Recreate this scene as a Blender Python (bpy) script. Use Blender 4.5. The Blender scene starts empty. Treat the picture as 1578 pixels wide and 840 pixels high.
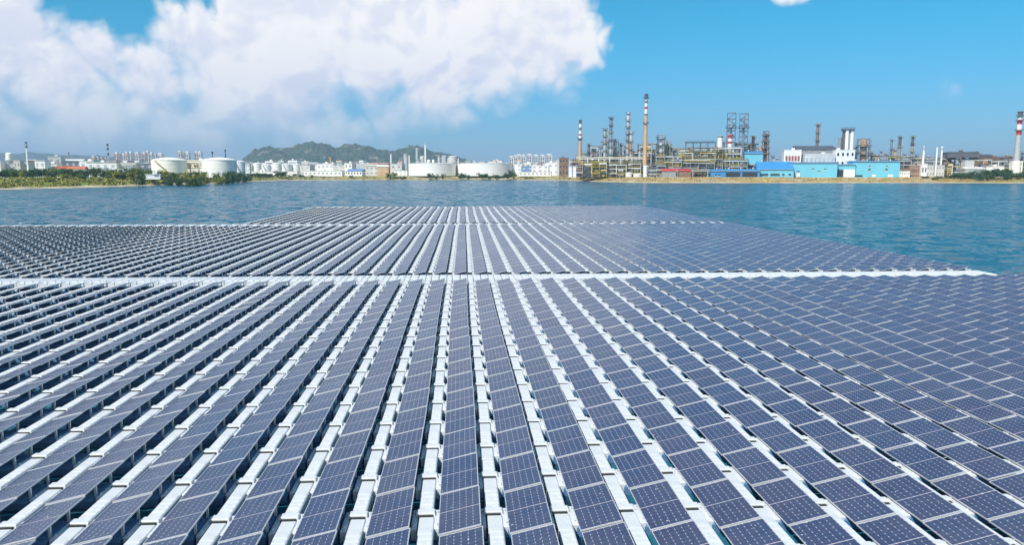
import bpy, math, random
import numpy as np
from mathutils import Vector, noise as mnoise

# ------------------------------------------------------------------ camera, sky, sun, exposure
scn = bpy.context.scene
COL = scn.collection
R = math.radians
FPX, CXP, CYP, HORIZON = 1189.0, 789.0, 420.0, 265.0      # photograph's focal length / centre / horizon in its pixels
CAM = Vector((0.19, 0.0, 8.63))
PITCH = math.atan((CYP - HORIZON) / FPX)
YAW = R(3.63)
cam_d = bpy.data.cameras.new('camera')
cam_d.sensor_width = 36.0
cam_d.lens = 36.0 * FPX / 1578.0
cam_d.clip_start, cam_d.clip_end = 0.1, 40000.0
cam = bpy.data.objects.new('camera', cam_d); COL.objects.link(cam)
cam.location = CAM
cam.rotation_euler = (math.pi / 2 - PITCH, 0, -YAW)
scn.camera = cam

SUN_EL, SUN_AZ = R(48), R(220)                            # azimuth clockwise from +Y: behind the camera, to its left
to_sun = Vector((math.sin(SUN_AZ) * math.cos(SUN_EL), math.cos(SUN_AZ) * math.cos(SUN_EL), math.sin(SUN_EL)))
sun_d = bpy.data.lights.new('sun', 'SUN')
sun_d.energy = 4.2; sun_d.angle = R(0.5); sun_d.color = (1.0, 0.955, 0.89)
sun = bpy.data.objects.new('sun', sun_d); COL.objects.link(sun)
sun.rotation_euler = to_sun.to_track_quat('Z', 'Y').to_euler()
sun.location = (0, 0, 60)

vs = scn.view_settings
vs.view_transform = 'Standard'; vs.look = 'None'; vs.gamma = 1.0; vs.use_curve_mapping = False
vs.exposure = 0.35
scn.cycles.max_bounces = 6
scn.cycles.volume_bounces = 0
scn.cycles.use_denoising = True
scn.cycles.caustics_reflective = False
scn.cycles.caustics_refractive = False

def ray(px, py):
    """unit-forward ray of a photograph pixel: (dx, dy, dz) per metre of forward distance"""
    u, v = px - CXP, py - CYP
    fwd = FPX * math.cos(PITCH) - v * math.sin(PITCH)
    up = -FPX * math.sin(PITCH) - v * math.cos(PITCH)
    lat, upn = u / fwd, up / fwd
    return Vector((math.sin(YAW) + math.cos(YAW) * lat, math.cos(YAW) - math.sin(YAW) * lat, upn))
def at(px, py, D): return CAM + ray(px, py) * D
def ppm(D): return FPX / (D * 0.9916)                      # photograph pixels per metre at distance D

class NT:
    """small helper for node trees"""
    def __init__(s, tree): s.t = tree; s.n = tree.nodes; s.l = tree.links
    def node(s, typ, **kw):
        n = s.n.new(typ)
        for k, v in kw.items(): setattr(n, k, v)
        return n
    def put(s, sock, val):
        if isinstance(val, bpy.types.NodeSocket): s.l.new(val, sock)
        elif val is not None: sock.default_value = val
    def math(s, op, a, b=None, c=None, clamp=False):
        n = s.node('ShaderNodeMath', operation=op, use_clamp=clamp)
        for i, x in enumerate((a, b, c)):
            if x is not None: s.put(n.inputs[i], x)
        return n.outputs[0]
    def vmath(s, op, a, b=None, scale=None):
        n = s.node('ShaderNodeVectorMath', operation=op)
        s.put(n.inputs[0], a)
        if b is not None: s.put(n.inputs[1], b)
        if scale is not None: s.put(n.inputs['Scale'], scale)
        return n.outputs['Value'] if op in ('DISTANCE', 'LENGTH', 'DOT_PRODUCT') else n.outputs[0]
    def noise(s, vec, scale, detail=4, rough=0.5, dist=0.0, out='Fac'):
        n = s.node('ShaderNodeTexNoise')
        if vec is not None: s.put(n.inputs['Vector'], vec)
        n.inputs['Scale'].default_value = scale; n.inputs['Detail'].default_value = detail
        n.inputs['Roughness'].default_value = rough; n.inputs['Distortion'].default_value = dist
        return n.outputs[0] if out == 'Fac' else n.outputs['Color']
    def mapr(s, v, a, b, c=0.0, d=1.0, smooth=True):
        n = s.node('ShaderNodeMapRange', interpolation_type='SMOOTHSTEP' if smooth else 'LINEAR')
        s.put(n.inputs[0], v)
        for i, x in enumerate((a, b, c, d)): s.put(n.inputs[i + 1], x)
        return n.outputs[0]
    def mix(s, f, a, b, blend='MIX'):
        n = s.node('ShaderNodeMix', data_type='RGBA', blend_type=blend)
        s.put(n.inputs[0], f)
        s.put(n.inputs[6], a); s.put(n.inputs[7], b)
        return n.outputs[2]
def rgba(c): return (c[0], c[1], c[2], 1.0)

world = bpy.data.worlds.new('World'); scn.world = world
world.use_nodes = True
w = NT(world.node_tree)
w.n.clear()
sky = w.node('ShaderNodeTexSky', sky_type='NISHITA')
sky.sun_disc = False; sky.sun_elevation = SUN_EL; sky.sun_rotation = SUN_AZ
sky.altitude = 50; sky.air_density = 1.0; sky.dust_density = 0.3; sky.ozone_density = 2.0
tc = w.node('ShaderNodeTexCoord')
dirv = tc.outputs['Generated']
sep = w.node('ShaderNodeSeparateXYZ'); w.put(sep.inputs[0], dirv)
elev = sep.outputs[2]
tint = w.mix(w.mapr(elev, 0.0, 0.20), (0.29, 0.62, 1.04, 1), (0.10, 0.90, 1.13, 1))     # clear, vivid air: deep cyan above, pale blue at the horizon
skycol = w.mix(1.0, sky.outputs[0], tint, 'MULTIPLY')
wn = w.noise(dirv, 3.2, 3, 0.55, out='Color')
warp = w.vmath('SCALE', w.vmath('SUBTRACT', wn, (0.5, 0.5, 0.5)), scale=0.10)
wd = w.vmath('ADD', dirv, warp)
# the cloud bank: lobes along the western sky, running on out of the picture to the left; (px, py, radius, peak)
LOBES = [(815, 45, 115, 1), (845, 8, 90, 1), (740, 40, 150, 1), (650, 90, 130, 1), (560, 50, 150, 1), (450, 60, 150, 1), (360, 100, 140, 1), (250, 165, 130, 1),
         (90, 175, 135, 1), (20, 95, 95, 1), (-60, 150, 200, 1), (150, 125, 90, 1), (330, 200, 150, 0.9), (150, 215, 160, 0.95), (20, 225, 160, 0.95), (520, 210, 110, 0.75), (-260, 120, 260, 1), (-480, 60, 300, 1), (-800, 80, 400, 1),
         (600, 165, 90, 1), (470, 180, 130, 1), (620, -10, 110, 1), (760, -20, 110, 1), (440, -10, 70, 1), (340, 20, 60, 0.6),
         (1225, -10, 60, 0.36), (1272, -12, 70, 0.42), (1112, 8, 40, 0.10), (1490, 150, 110, 0.06), (1560, 215, 110, 0.08)]
DIRS = [((-0.7, -0.4, 0.55), 0.30), ((-0.3, -0.75, 0.5), 0.22), ((0.6, -0.6, 0.5), 0.30), ((-0.9, 0.1, 0.45), 0.26), ((0.2, -0.95, 0.25), 0.30), ((-0.75, -0.65, 0.2), 0.26), ((0.95, -0.45, 0.3), 0.25)]
field = None
spec_ = [(ray(px, py).normalized(), rad / FPX * (math.cos(math.atan((px - CXP) / FPX)) ** 1.2), pk) for (px, py, rad, pk) in LOBES] + [(Vector(d).normalized(), rd, 1) for d, rd in DIRS]
for d, r_, pk in spec_:
    f_ = w.math('SUBTRACT', pk, w.math('DIVIDE', w.vmath('DISTANCE', wd, tuple(d)), r_))
    field = f_ if field is None else w.math('SMOOTH_MAX', field, f_, 0.18)
def puff(v):
    # cauliflower heads: folded noise, round on top and creased between
    tot = None
    for sc, amp in ((5.0, 0.62), (11.0, 0.46), (25.0, 0.22), (56.0, 0.09)):
        q = w.math('MULTIPLY', w.math('ABSOLUTE', w.math('SUBTRACT', w.math('MULTIPLY', w.noise(v, sc, 1.5, 0.5, 0.25), 2.0), 1.0)), amp * 2.0)
        tot = q if tot is None else w.math('ADD', tot, q)
    return tot
pf = puff(wd)
fld = w.math('ADD', field, w.math('SUBTRACT', pf, 0.36))
soft = w.mapr(elev, 0.05, 0.17, 0.95, 0.36)
dens = w.mapr(fld, 0.06, w.math('ADD', soft, 0.06))
stp = Vector((-0.45, -0.1, 0.9)).normalized() * 0.016
relief = w.mapr(w.math('SUBTRACT', pf, puff(w.vmath('ADD', wd, tuple(stp)))), -0.22, 0.16)
low = w.mapr(elev, 0.045, 0.22)
core = w.mapr(fld, 0.25, 1.3, 1.0, 0.55)
shade = w.math('ADD', w.math('MULTIPLY', relief, 0.66), w.math('MULTIPLY', w.math('MULTIPLY', low, core), 0.48), clamp=True)
cloudcol = w.mix(shade, (6.5, 6.9, 8.5, 1), (9.6, 9.4, 9.45, 1))
lowveil = w.mapr(elev, 0.0, 0.10, 0.50, 1.0)
alpha = w.math('MULTIPLY', w.math('MULTIPLY', dens, lowveil), 0.97)
final = w.mix(alpha, skycol, cloudcol)
bg = w.node('ShaderNodeBackground'); bg.inputs['Strength'].default_value = 0.088
w.put(bg.inputs['Color'], final)
wo = w.node('ShaderNodeOutputWorld'); w.l.new(bg.outputs[0], wo.inputs[0])
world.cycles.sampling_method = 'MANUAL'; world.cycles.sample_map_resolution = 512

# ------------------------------------------------------------------ materials
MATS = {}
def mat(name, color, rough=0.6, metal=0.0, var=0.12, scale=0.6, spec=0.4, dirt=0.0):
    if name in MATS: return MATS[name]
    m = bpy.data.materials.new(name); m.use_nodes = True
    t = NT(m.node_tree); b = m.node_tree.nodes['Principled BSDF']
    tcn = t.node('ShaderNodeTexCoord')
    n1 = t.noise(tcn.outputs['Object'], scale, 5, 0.6)
    k = t.mapr(n1, 0.3, 0.7, 1.0 - var, 1.0 + var * 0.6, smooth=False)
    c = t.mix(1.0, rgba(color), t.node('ShaderNodeRGB').outputs[0], 'MULTIPLY')
    mixn = c.node; comb = t.node('ShaderNodeCombineColor')
    for i in range(3): t.put(comb.inputs[i], k)
    t.put(mixn.inputs[7], comb.outputs[0])
    if dirt:
        n2 = t.noise(tcn.outputs['Object'], scale * 3.1, 6, 0.7)
        c = t.mix(t.mapr(n2, 0.55, 0.75, 0, dirt), c, (0.18, 0.13, 0.09, 1))
    t.put(b.inputs['Base Color'], c)
    b.inputs['Roughness'].default_value = rough; b.inputs['Metallic'].default_value = metal
    b.inputs['Specular IOR Level'].default_value = spec
    MATS[name] = m
    return m

def panel_material():
    m = bpy.data.materials.new('solar_glass'); m.use_nodes = True
    t = NT(m.node_tree); b = m.node_tree.nodes['Principled BSDF']
    uv = t.node('ShaderNodeUVMap'); uv.uv_map = 'uv'
    sp = t.node('ShaderNodeSeparateXYZ'); t.put(sp.inputs[0], uv.outputs[0])
    u, v = sp.outputs[0], sp.outputs[1]
    du = t.math('SUBTRACT', 0.5, t.math('ABSOLUTE', t.math('SUBTRACT', t.math('FRACT', t.math('MULTIPLY', u, 6.0)), 0.5)))   # 0 on a cell edge
    dv = t.math('SUBTRACT', 0.5, t.math('ABSOLUTE', t.math('SUBTRACT', t.math('FRACT', t.math('MULTIPLY', v, 14.0)), 0.5)))
    mu, mv = t.math('MULTIPLY', du, 0.163), t.math('MULTIPLY', dv, 0.158)
    dia = t.mapr(t.math('ADD', mu, t.math('MULTIPLY', mv, 0.42)), 0.010, 0.018, 1, 0)
    lu = t.mapr(mu, 0.0012, 0.004, 1, 0)
    lv = t.mapr(mv, 0.001, 0.003, 1, 0)
    mid = t.mapr(t.math('ABSOLUTE', t.math('SUBTRACT', t.math('FRACT', v), 0.5)), 0.0045, 0.0065, 1, 0)
    bus = t.math('ABSOLUTE', t.math('SUBTRACT', t.math('FRACT', t.math('MULTIPLY', u, 30.0)), 0.5))
    busl = t.mapr(bus, 0.04, 0.09, 1, 0)
    tcn = t.node('ShaderNodeTexCoord'); geo = t.node('ShaderNodeNewGeometry')
    n = t.noise(geo.outputs['Position'], 0.9, 3, 0.6)
    n3 = t.noise(geo.outputs['Position'], 7.0, 3, 0.6)
    wnz = t.node('ShaderNodeTexWhiteNoise', noise_dimensions='2D')
    fl = t.node('ShaderNodeVectorMath', operation='FLOOR'); t.put(fl.inputs[0], uv.outputs[0]); t.put(wnz.inputs['Vector'], fl.outputs[0])
    own = wnz.outputs['Value']                              # every module its own tint
    cell = t.mix(t.math('ADD', t.math('MULTIPLY', t.mapr(n, 0.35, 0.65), 0.5), t.math('MULTIPLY', own, 0.5)), (0.030, 0.053, 0.118, 1), (0.052, 0.056, 0.110, 1))
    cell = t.mix(t.mapr(own, 0.6, 1.0, 0.0, 0.30), cell, (0.020, 0.026, 0.060, 1))
    cell = t.mix(t.mapr(n3, 0.45, 0.75, 0, 0.25), cell, (0.11, 0.13, 0.21, 1))
    c = t.mix(t.math('MULTIPLY', busl, 0.09), cell, (0.45, 0.46, 0.52, 1))
    c = t.mix(t.math('MULTIPLY', lv, 0.12), c, (0.6, 0.6, 0.66, 1))
    c = t.mix(t.math('MULTIPLY', lu, 0.24), c, (0.62, 0.63, 0.7, 1))
    c = t.mix(t.math('MULTIPLY', dia, 0.46), c, (0.78, 0.78, 0.82, 1))
    c = t.mix(t.math('MULTIPLY', mid, 0.75), c, (0.66, 0.60, 0.62, 1))
    # dust film and bird droppings
    dust = t.mapr(t.noise(geo.outputs['Position'], 0.35, 4, 0.65), 0.35, 0.75, 0.0, 0.07)
    c = t.mix(dust, c, (0.34, 0.33, 0.32, 1))
    sp1 = t.mapr(t.noise(geo.outputs['Position'], 9.0, 2, 0.5), 0.735, 0.76)
    c = t.mix(t.math('MULTIPLY', sp1, 0.7), c, (0.75, 0.74, 0.70, 1))
    t.put(b.inputs['Base Color'], c)
    b.inputs['Sheen Weight'].default_value = 0.07; b.inputs['Sheen Roughness'].default_value = 0.45; b.inputs['Sheen Tint'].default_value = (0.9, 0.93, 1.0, 1)
    t.put(b.inputs['Roughness'], t.mapr(n3, 0.3, 0.7, 0.20, 0.34))
    b.inputs['IOR'].default_value = 1.43
    b.inputs['Specular IOR Level'].default_value = 0.40
    return m

def water_material():
    m = bpy.data.materials.new('lake_water'); m.use_nodes = True
    t = NT(m.node_tree); b = m.node_tree.nodes['Principled BSDF']
    geo = t.node('ShaderNodeNewGeometry')
    mp = t.node('ShaderNodeMapping'); t.put(mp.inputs[0], geo.outputs['Position'])
    mp.inputs['Rotation'].default_value = (0, 0, R(-14)); mp.inputs['Scale'].default_value = (0.85, 0.8, 1.0)
    # wave slopes taken straight from noise, so that far waves keep their steepness
    slope = None
    for sc, amp, det in ((0.10, 0.45, 2), (0.42, 3.4, 2), (1.5, 2.6, 2)):
        q = t.vmath('SCALE', t.vmath('SUBTRACT', t.noise(mp.outputs[0], sc, det, 0.55, 0.4, out='Color'), (0.5, 0.5, 0.5)), scale=amp)
        slope = q if slope is None else t.vmath('ADD', slope, q)
    gust = t.mapr(t.noise(geo.outputs['Position'], 0.018, 3, 0.5), 0.3, 0.7, 0.75, 1.25)
    slope = t.vmath('MULTIPLY', t.vmath('SCALE', slope, scale=gust), (1.0, 1.5, 0.0))
    t.put(b.inputs['Normal'], t.vmath('NORMALIZE', t.vmath('ADD', slope, (0, 0, 1))))
    big = t.noise(geo.outputs['Position'], 0.012, 3, 0.5)
    t.put(b.inputs['Base Color'], t.mix(big, (0.014, 0.110, 0.185, 1), (0.028, 0.125, 0.175, 1)))
    b.inputs['Roughness'].default_value = 0.18
    b.inputs['IOR'].default_value = 1.33
    return m

def ground_material():
    m = bpy.data.materials.new('shore_ground'); m.use_nodes = True
    t = NT(m.node_tree); b = m.node_tree.nodes['Principled BSDF']
    at_ = t.node('ShaderNodeVertexColor'); at_.layer_name = 'tint'
    geo = t.node('ShaderNodeNewGeometry')
    n = t.noise(geo.outputs['Position'], 0.12, 6, 0.7)
    n2 = t.noise(geo.outputs['Position'], 0.6, 4, 0.7)
    k = t.math('ADD', t.mapr(n, 0.3, 0.7, 0.6, 1.2), t.mapr(n2, 0.3, 0.7, -0.2, 0.2))
    comb = t.node('ShaderNodeCombineColor')
    for i in range(3): t.put(comb.inputs[i], k)
    t.put(b.inputs['Base Color'], t.mix(1.0, at_.outputs[0], comb.outputs[0], 'MULTIPLY'))
    b.inputs['Roughness'].default_value = 0.95; b.inputs['Specular IOR Level'].default_value = 0.1
    return m

def hill_material(name, ga, gb, rock):
    m = bpy.data.materials.new(name); m.use_nodes = True
    t = NT(m.node_tree); b = m.node_tree.nodes['Principled BSDF']
    geo = t.node('ShaderNodeNewGeometry')
    n = t.noise(geo.outputs['Position'], 0.012, 8, 0.65)
    n2 = t.noise(geo.outputs['Position'], 0.045, 6, 0.7)
    c = t.mix(t.mapr(n2, 0.35, 0.65), rgba(ga), rgba(gb))
    c = t.mix(t.mapr(n, 0.54, 0.64, 0, 0.55), c, rgba(rock))
    t.put(b.inputs['Base Color'], c)
    b.inputs['Roughness'].default_value = 0.95; b.inputs['Specular IOR Level'].default_value = 0.05
    return m

def leaf_material(name, c1, c2):
    m = bpy.data.materials.new(name); m.use_nodes = True
    t = NT(m.node_tree); b = m.node_tree.nodes['Principled BSDF']
    geo = t.node('ShaderNodeNewGeometry')
    n = t.noise(geo.outputs['Position'], 0.5, 3, 0.7)
    oi = t.node('ShaderNodeObjectInfo')
    k = t.math('ADD', t.math('MULTIPLY', t.mapr(n, 0.3, 0.7), 0.7), t.math('MULTIPLY', oi.outputs['Random'], 0.35), clamp=True)
    t.put(b.inputs['Base Color'], t.mix(k, rgba(c1), rgba(c2)))
    b.inputs['Roughness'].default_value = 0.8; b.inputs['Specular IOR Level'].default_value = 0.2
    return m

M_GLASS = panel_material(); M_WATER = water_material(); M_GROUND = ground_material()
M_FLOAT = mat('float_plastic', (0.64, 0.67, 0.68), 0.55, 0, 0.10, 1.3, 0.35, 0.28)
M_SUPPORT = mat('support_float_plastic', (0.10, 0.22, 0.40), 0.55, 0, 0.10, 1.3, 0.35, 0.10)
M_FRAME = mat('panel_aluminium', (0.66, 0.66, 0.66), 0.4, 0.3, 0.06, 2.0)
M_POST = mat('galvanised_post', (0.70, 0.72, 0.74), 0.45, 0.4, 0.10, 4.0)
M_GAP_SHADE = mat('gap_shade', (0.035, 0.04, 0.035), 0.8, 0, 0.2, 3.0)  # near-black: the shade inside the float joints, put into the colour
WHITE = mat('white_paint', (0.84, 0.84, 0.82), 0.6, 0, 0.08, 0.12, 0.3, 0.06)
CREAM = mat('cream_paint', (0.90, 0.88, 0.81), 0.6, 0, 0.10, 0.12, 0.3, 0.15)
OFFW = mat('off_white_concrete', (0.62, 0.61, 0.58), 0.8, 0, 0.18, 0.15, 0.2, 0.25)
GREY = mat('mid_grey_steel', (0.34, 0.36, 0.37), 0.5, 0.3, 0.2, 0.3, 0.4, 0.25)
LGREY = mat('light_grey_steel', (0.55, 0.57, 0.58), 0.45, 0.3, 0.15, 0.3, 0.4, 0.2)
DGREY = mat('dark_grey_steel', (0.11, 0.12, 0.14), 0.6, 0.2, 0.25, 0.3, 0.4, 0.3)
BGREY = mat('blue_grey_steel', (0.17, 0.22, 0.28), 0.6, 0.2, 0.2, 0.3)
BROWN = mat('rusty_brown_steel', (0.24, 0.16, 0.12), 0.75, 0.1, 0.3, 0.4, 0.3, 0.4)
TAN = mat('tan_brick', (0.56, 0.36, 0.20), 0.85, 0, 0.2, 0.2, 0.2, 0.2)
ORANGE = mat('orange_tan_shaft', (0.60, 0.40, 0.24), 0.8, 0, 0.12, 0.3, 0.2, 0.1)
OLIVE = mat('olive_yellow_steel', (0.34, 0.29, 0.07), 0.7, 0.05, 0.3, 0.4, 0.3, 0.3)
YELLOW = mat('yellow_paint', (0.62, 0.48, 0.07), 0.6, 0, 0.2, 0.4)
RED = mat('red_paint', (0.55, 0.06, 0.06), 0.6, 0, 0.15, 0.3)
REDROOF = mat('red_roof_tile', (0.52, 0.17, 0.09), 0.8, 0, 0.2, 0.5)
SHEDW = mat('cyan_sheet_wall', (0.17, 0.53, 0.67), 0.55, 0, 0.08, 0.1, 0.3, 0.08)
SHEDB = mat('blue_sheet_roof', (0.05, 0.26, 0.55), 0.5, 0, 0.1, 0.1, 0.4, 0.05)
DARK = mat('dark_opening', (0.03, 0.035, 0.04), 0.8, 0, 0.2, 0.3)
WINDOW = mat('window_glass', (0.06, 0.09, 0.12), 0.15, 0, 0.2, 0.4, 0.6)
PINK = mat('pinkish_brick', (0.42, 0.22, 0.20), 0.85, 0, 0.1, 0.1)
TOWERG = mat('tower_grey_render', (0.42, 0.42, 0.45), 0.85, 0, 0.1, 0.1)
BLUEROOF = mat('pale_blue_roof', (0.15, 0.27, 0.50), 0.6, 0, 0.1, 0.2)
BARK = mat('tree_bark', (0.10, 0.075, 0.05), 0.9, 0, 0.25, 1.0)
LEAF_D = leaf_material('leaf_dark_green', (0.026, 0.070, 0.026), (0.062, 0.130, 0.040))
LEAF_M = leaf_material('leaf_mid_green', (0.070, 0.120, 0.024), (0.150, 0.210, 0.040))
LEAF_Y = leaf_material('leaf_yellow_green', (0.170, 0.190, 0.025), (0.320, 0.310, 0.055))
GRASS = leaf_material('bank_grass', (0.16, 0.20, 0.045), (0.35, 0.32, 0.085))
DRYGRASS = leaf_material('dry_grass', (0.30, 0.21, 0.06), (0.50, 0.38, 0.15))

# ------------------------------------------------------------------ mesh helpers
class MB:
    def __init__(s): s.v = []; s.f = []; s.m = []; s.s = []; s.uv = {}
    def face(s, idx, m=0, sm=False): s.f.append(tuple(idx)); s.m.append(m); s.s.append(sm)
    def box(s, x0, x1, y0, y1, z0, z1, m=0):
        b = len(s.v)
        s.v += [(x0, y0, z0), (x1, y0, z0), (x1, y1, z0), (x0, y1, z0), (x0, y0, z1), (x1, y0, z1), (x1, y1, z1), (x0, y1, z1)]
        for q in ((0, 3, 2, 1), (4, 5, 6, 7), (0, 1, 5, 4), (1, 2, 6, 5), (2, 3, 7, 6), (3, 0, 4, 7)): s.face([b + i for i in q], m)
        return s
    def cbox(s, x0, x1, y0, y1, z0, z1, c, m=0):
        """box with chamfered top edges, no bottom"""
        b = len(s.v)
        s.v += [(x0, y0, z0), (x1, y0, z0), (x1, y1, z0), (x0, y1, z0), (x0, y0, z1 - c), (x1, y0, z1 - c), (x1, y1, z1 - c), (x0, y1, z1 - c),
                (x0 + c, y0 + c, z1), (x1 - c, y0 + c, z1), (x1 - c, y1 - c, z1), (x0 + c, y1 - c, z1)]
        for q in ((0, 1, 5, 4), (1, 2, 6, 5), (2, 3, 7, 6), (3, 0, 4, 7), (4, 5, 9, 8), (5, 6, 10, 9), (6, 7, 11, 10), (7, 4, 8, 11), (8, 9, 10, 11)):
            s.face([b + i for i in q], m)
        return s
    def lathe(s, prof, n=12, cx=0, cy=0, m=0, cap=True):
        b = len(s.v)
        for (r, z) in prof:
            for k in range(n):
                a = 2 * math.pi * k / n
                s.v.append((cx + r * math.cos(a), cy + r * math.sin(a), z))
        for i in range(len(prof) - 1):
            for k in range(n):
                k2 = (k + 1) % n
                s.face((b + i * n + k, b + i * n + k2, b + (i + 1) * n + k2, b + (i + 1) * n + k), m, True)
        if cap:
            s.face([b + k for k in range(n)][::-1], m)
            s.face([b + (len(prof) - 1) * n + k for k in range(n)], m)
        return s
    def cyl(s, cx, cy, z0, z1, r0, r1=None, n=12, m=0): return s.lathe([(r0, z0), (r0 if r1 is None else r1, z1)], n, cx, cy, m)
    def tube(s, p, q, r, n=6, m=0):
        p, q = Vector(p), Vector(q); d = (q - p)
        if d.length < 1e-6: return s
        d.normalize()
        a = d.orthogonal().normalized(); c = d.cross(a)
        b = len(s.v)
        for e in (p, q):
            for k in range(n):
                t = 2 * math.pi * (k + 0.5) / n
                s.v.append(tuple(e + (a * math.cos(t) + c * math.sin(t)) * r))
        for k in range(n):
            k2 = (k + 1) % n
            s.face((b + k, b + k2, b + n + k2, b + n + k), m, n > 5)
        s.face([b + k for k in range(n)][::-1], m); s.face([b + n + k for k in range(n)], m)
        return s
    def poly(s, pts, m=0):
        b = len(s.v); s.v += [tuple(p) for p in pts]; s.face(range(b, b + len(pts)), m); return s
    def prism(s, pts, y0, y1, m=0):
        """outline in x-z (counter-clockwise seen from -y), pushed from y0 to y1"""
        b = len(s.v); n = len(pts)
        s.v += [(x, y0, z) for x, z in pts] + [(x, y1, z) for x, z in pts]
        s.face(range(b, b + n), m); s.face([b + n + i for i in range(n)][::-1], m)
        for i in range(n):
            j = (i + 1) % n
            s.face((b + j, b + i, b + n + i, b + n + j), m)
        return s
    def mesh(s, name, mats):
        me = bpy.data.meshes.new(name)
        me.from_pydata(s.v, [], s.f)
        for mm in (mats if isinstance(mats, (list, tuple)) else [mats]): me.materials.append(mm)
        me.polygons.foreach_set('material_index', s.m); me.polygons.foreach_set('use_smooth', s.s)
        me.update()
        if any(s.s): me.set_sharp_from_angle(angle=R(38))
        return me
    def build(s, name, mats, parent=None, loc=None):
        o = bpy.data.objects.new(name, s.mesh(name, mats)); COL.objects.link(o)
        if parent: o.parent = parent
        if loc is not None: o.location = loc
        return o
def tag(o, label=None, cat=None, group=None, kind=None):
    if label: o['label'] = label
    if cat: o['category'] = cat
    if group: o['group'] = group
    if kind: o['kind'] = kind
    return o
def thing(name, label, cat, loc, rz=0.0, group=None):
    o = bpy.data.objects.new(name, None); COL.objects.link(o)
    o.empty_display_size = 0.2
    o.location = loc; o.rotation_euler = (0, 0, rz)
    return tag(o, label, cat, group)
def dup(root, loc=None):
    r = root.copy(); COL.objects.link(r)
    if loc is not None: r.location = loc
    for ch in root.children:
        c = ch.copy(); COL.objects.link(c); c.parent = r
        for g in ch.children:
            d = g.copy(); COL.objects.link(d); d.parent = c
    return r
ORD = ('zeroth first second third fourth fifth sixth seventh eighth ninth tenth eleventh twelfth thirteenth fourteenth fifteenth sixteenth '
       'seventeenth eighteenth nineteenth twentieth').split()
def ordw(n):
    if n < len(ORD): return ORD[n]
    return '%d%s' % (n, 'th' if 10 <= n % 100 <= 20 else {1: 'st', 2: 'nd', 3: 'rd'}.get(n % 10, 'th'))

# ------------------------------------------------------------------ water, land, hills
wb = MB(); S_ = 14000
wb.poly([(-S_, -3000, 0), (S_, -3000, 0), (S_, S_, 0), (-S_, S_, 0)])
tag(wb.build('water', M_WATER), kind='structure')

SHORE = [(-3500, 305), (-900, 300), (-250, 296.5), (0, 292.3), (100, 290), (200, 287.2), (300, 283.6), (380, 279.8), (450, 278.2), (600, 277.4), (780, 277.2), (880, 278.6),
         (940, 280.8), (1000, 282), (1200, 282.2), (1450, 282), (1578, 282.8), (1800, 285), (2500, 290), (5500, 300)]
def shore_d(px):
    xs = [a for a, _ in SHORE]; ys = [b for _, b in SHORE]
    y = float(np.interp(px, xs, ys))
    t = mnoise.noise(Vector((px * 0.02, 3.1, 0))) * 0.25 + mnoise.noise(Vector((px * 0.07, 9.1, 0))) * 0.12
    return CAM.z * FPX * 1.017 / (y + t - HORIZON)
PROF = [(-60, -2.5), (0, -0.05), (5, 0.5), (14, 1.2), (30, 2.4), (50, 3.6), (75, 4.2), (110, 4.3), (170, 4.3), (300, 4.3), (700, 4.3), (1600, 4.3), (4000, 4.5), (12000, 6)]
def ground_z(px, D):
    k = D - shore_d(px)
    return float(np.interp(k, [a for a, _ in PROF], [b for _, b in PROF]))
PXS = sorted(set([-3500, -2500, -1800, -1300, -1000] + list(range(-800, 2500, 12)) + [2700, 3100, 3800, 5500]))
gv, gf, gc = [], [], []
rng = random.Random(4)
for i, px in enumerate(PXS):
    sd = shore_d(px)
    for j, (k, z) in enumerate(PROF):
        p = at(px, HORIZON, sd + k)
        zz = z + (mnoise.noise(Vector((px * 0.03, k * 0.05, 1.7))) * 0.5 if 3 < k < 2000 else 0)
        gv.append((p.x, p.y, zz))
        leftness = float(np.interp(px, [330, 470, 860, 1000, 1440, 1510], [1, 0.45, 0.25, 0.0, 0.0, 0.55]))
        nz = mnoise.noise(Vector((px * 0.015, k * 0.06, 5.0)))
        sand = Vector((0.50, 0.41, 0.28)); gold = Vector((0.50, 0.36, 0.13)); green = Vector((0.24, 0.28, 0.05)); dgreen = Vector((0.11, 0.18, 0.04)); dirt = Vector((0.36, 0.33, 0.27))
        if k <= 5: c = sand
        elif k < 120:
            gr = green.lerp(dgreen, max(0, min(1, 0.5 + nz * 1.2))) if k > 12 else sand.lerp(green, 0.45)
            dry = gold.lerp(sand, max(0, min(1, 0.4 + nz * 1.5)))
            c = dry.lerp(gr, leftness)
        else: c = dirt.lerp(green, 0.5 * leftness)
        gc.append((c.x, c.y, c.z, 1))
nj = len(PROF)
for i in range(len(PXS) - 1):
    for j in range(nj - 1):
        gf.append((i * nj + j, (i + 1) * nj + j, (i + 1) * nj + j + 1, i * nj + j + 1))
gme = bpy.data.meshes.new('ground'); gme.from_pydata(gv, [], gf)
ca = gme.color_attributes.new('tint', 'FLOAT_COLOR', 'POINT'); ca.data.foreach_set('color', [x for c in gc for x in c])
gme.materials.append(M_GROUND); gme.polygons.foreach_set('use_smooth', [True] * len(gf)); gme.update()
gob = bpy.data.objects.new('ground', gme); COL.objects.link(gob); tag(gob, kind='structure')

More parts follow.
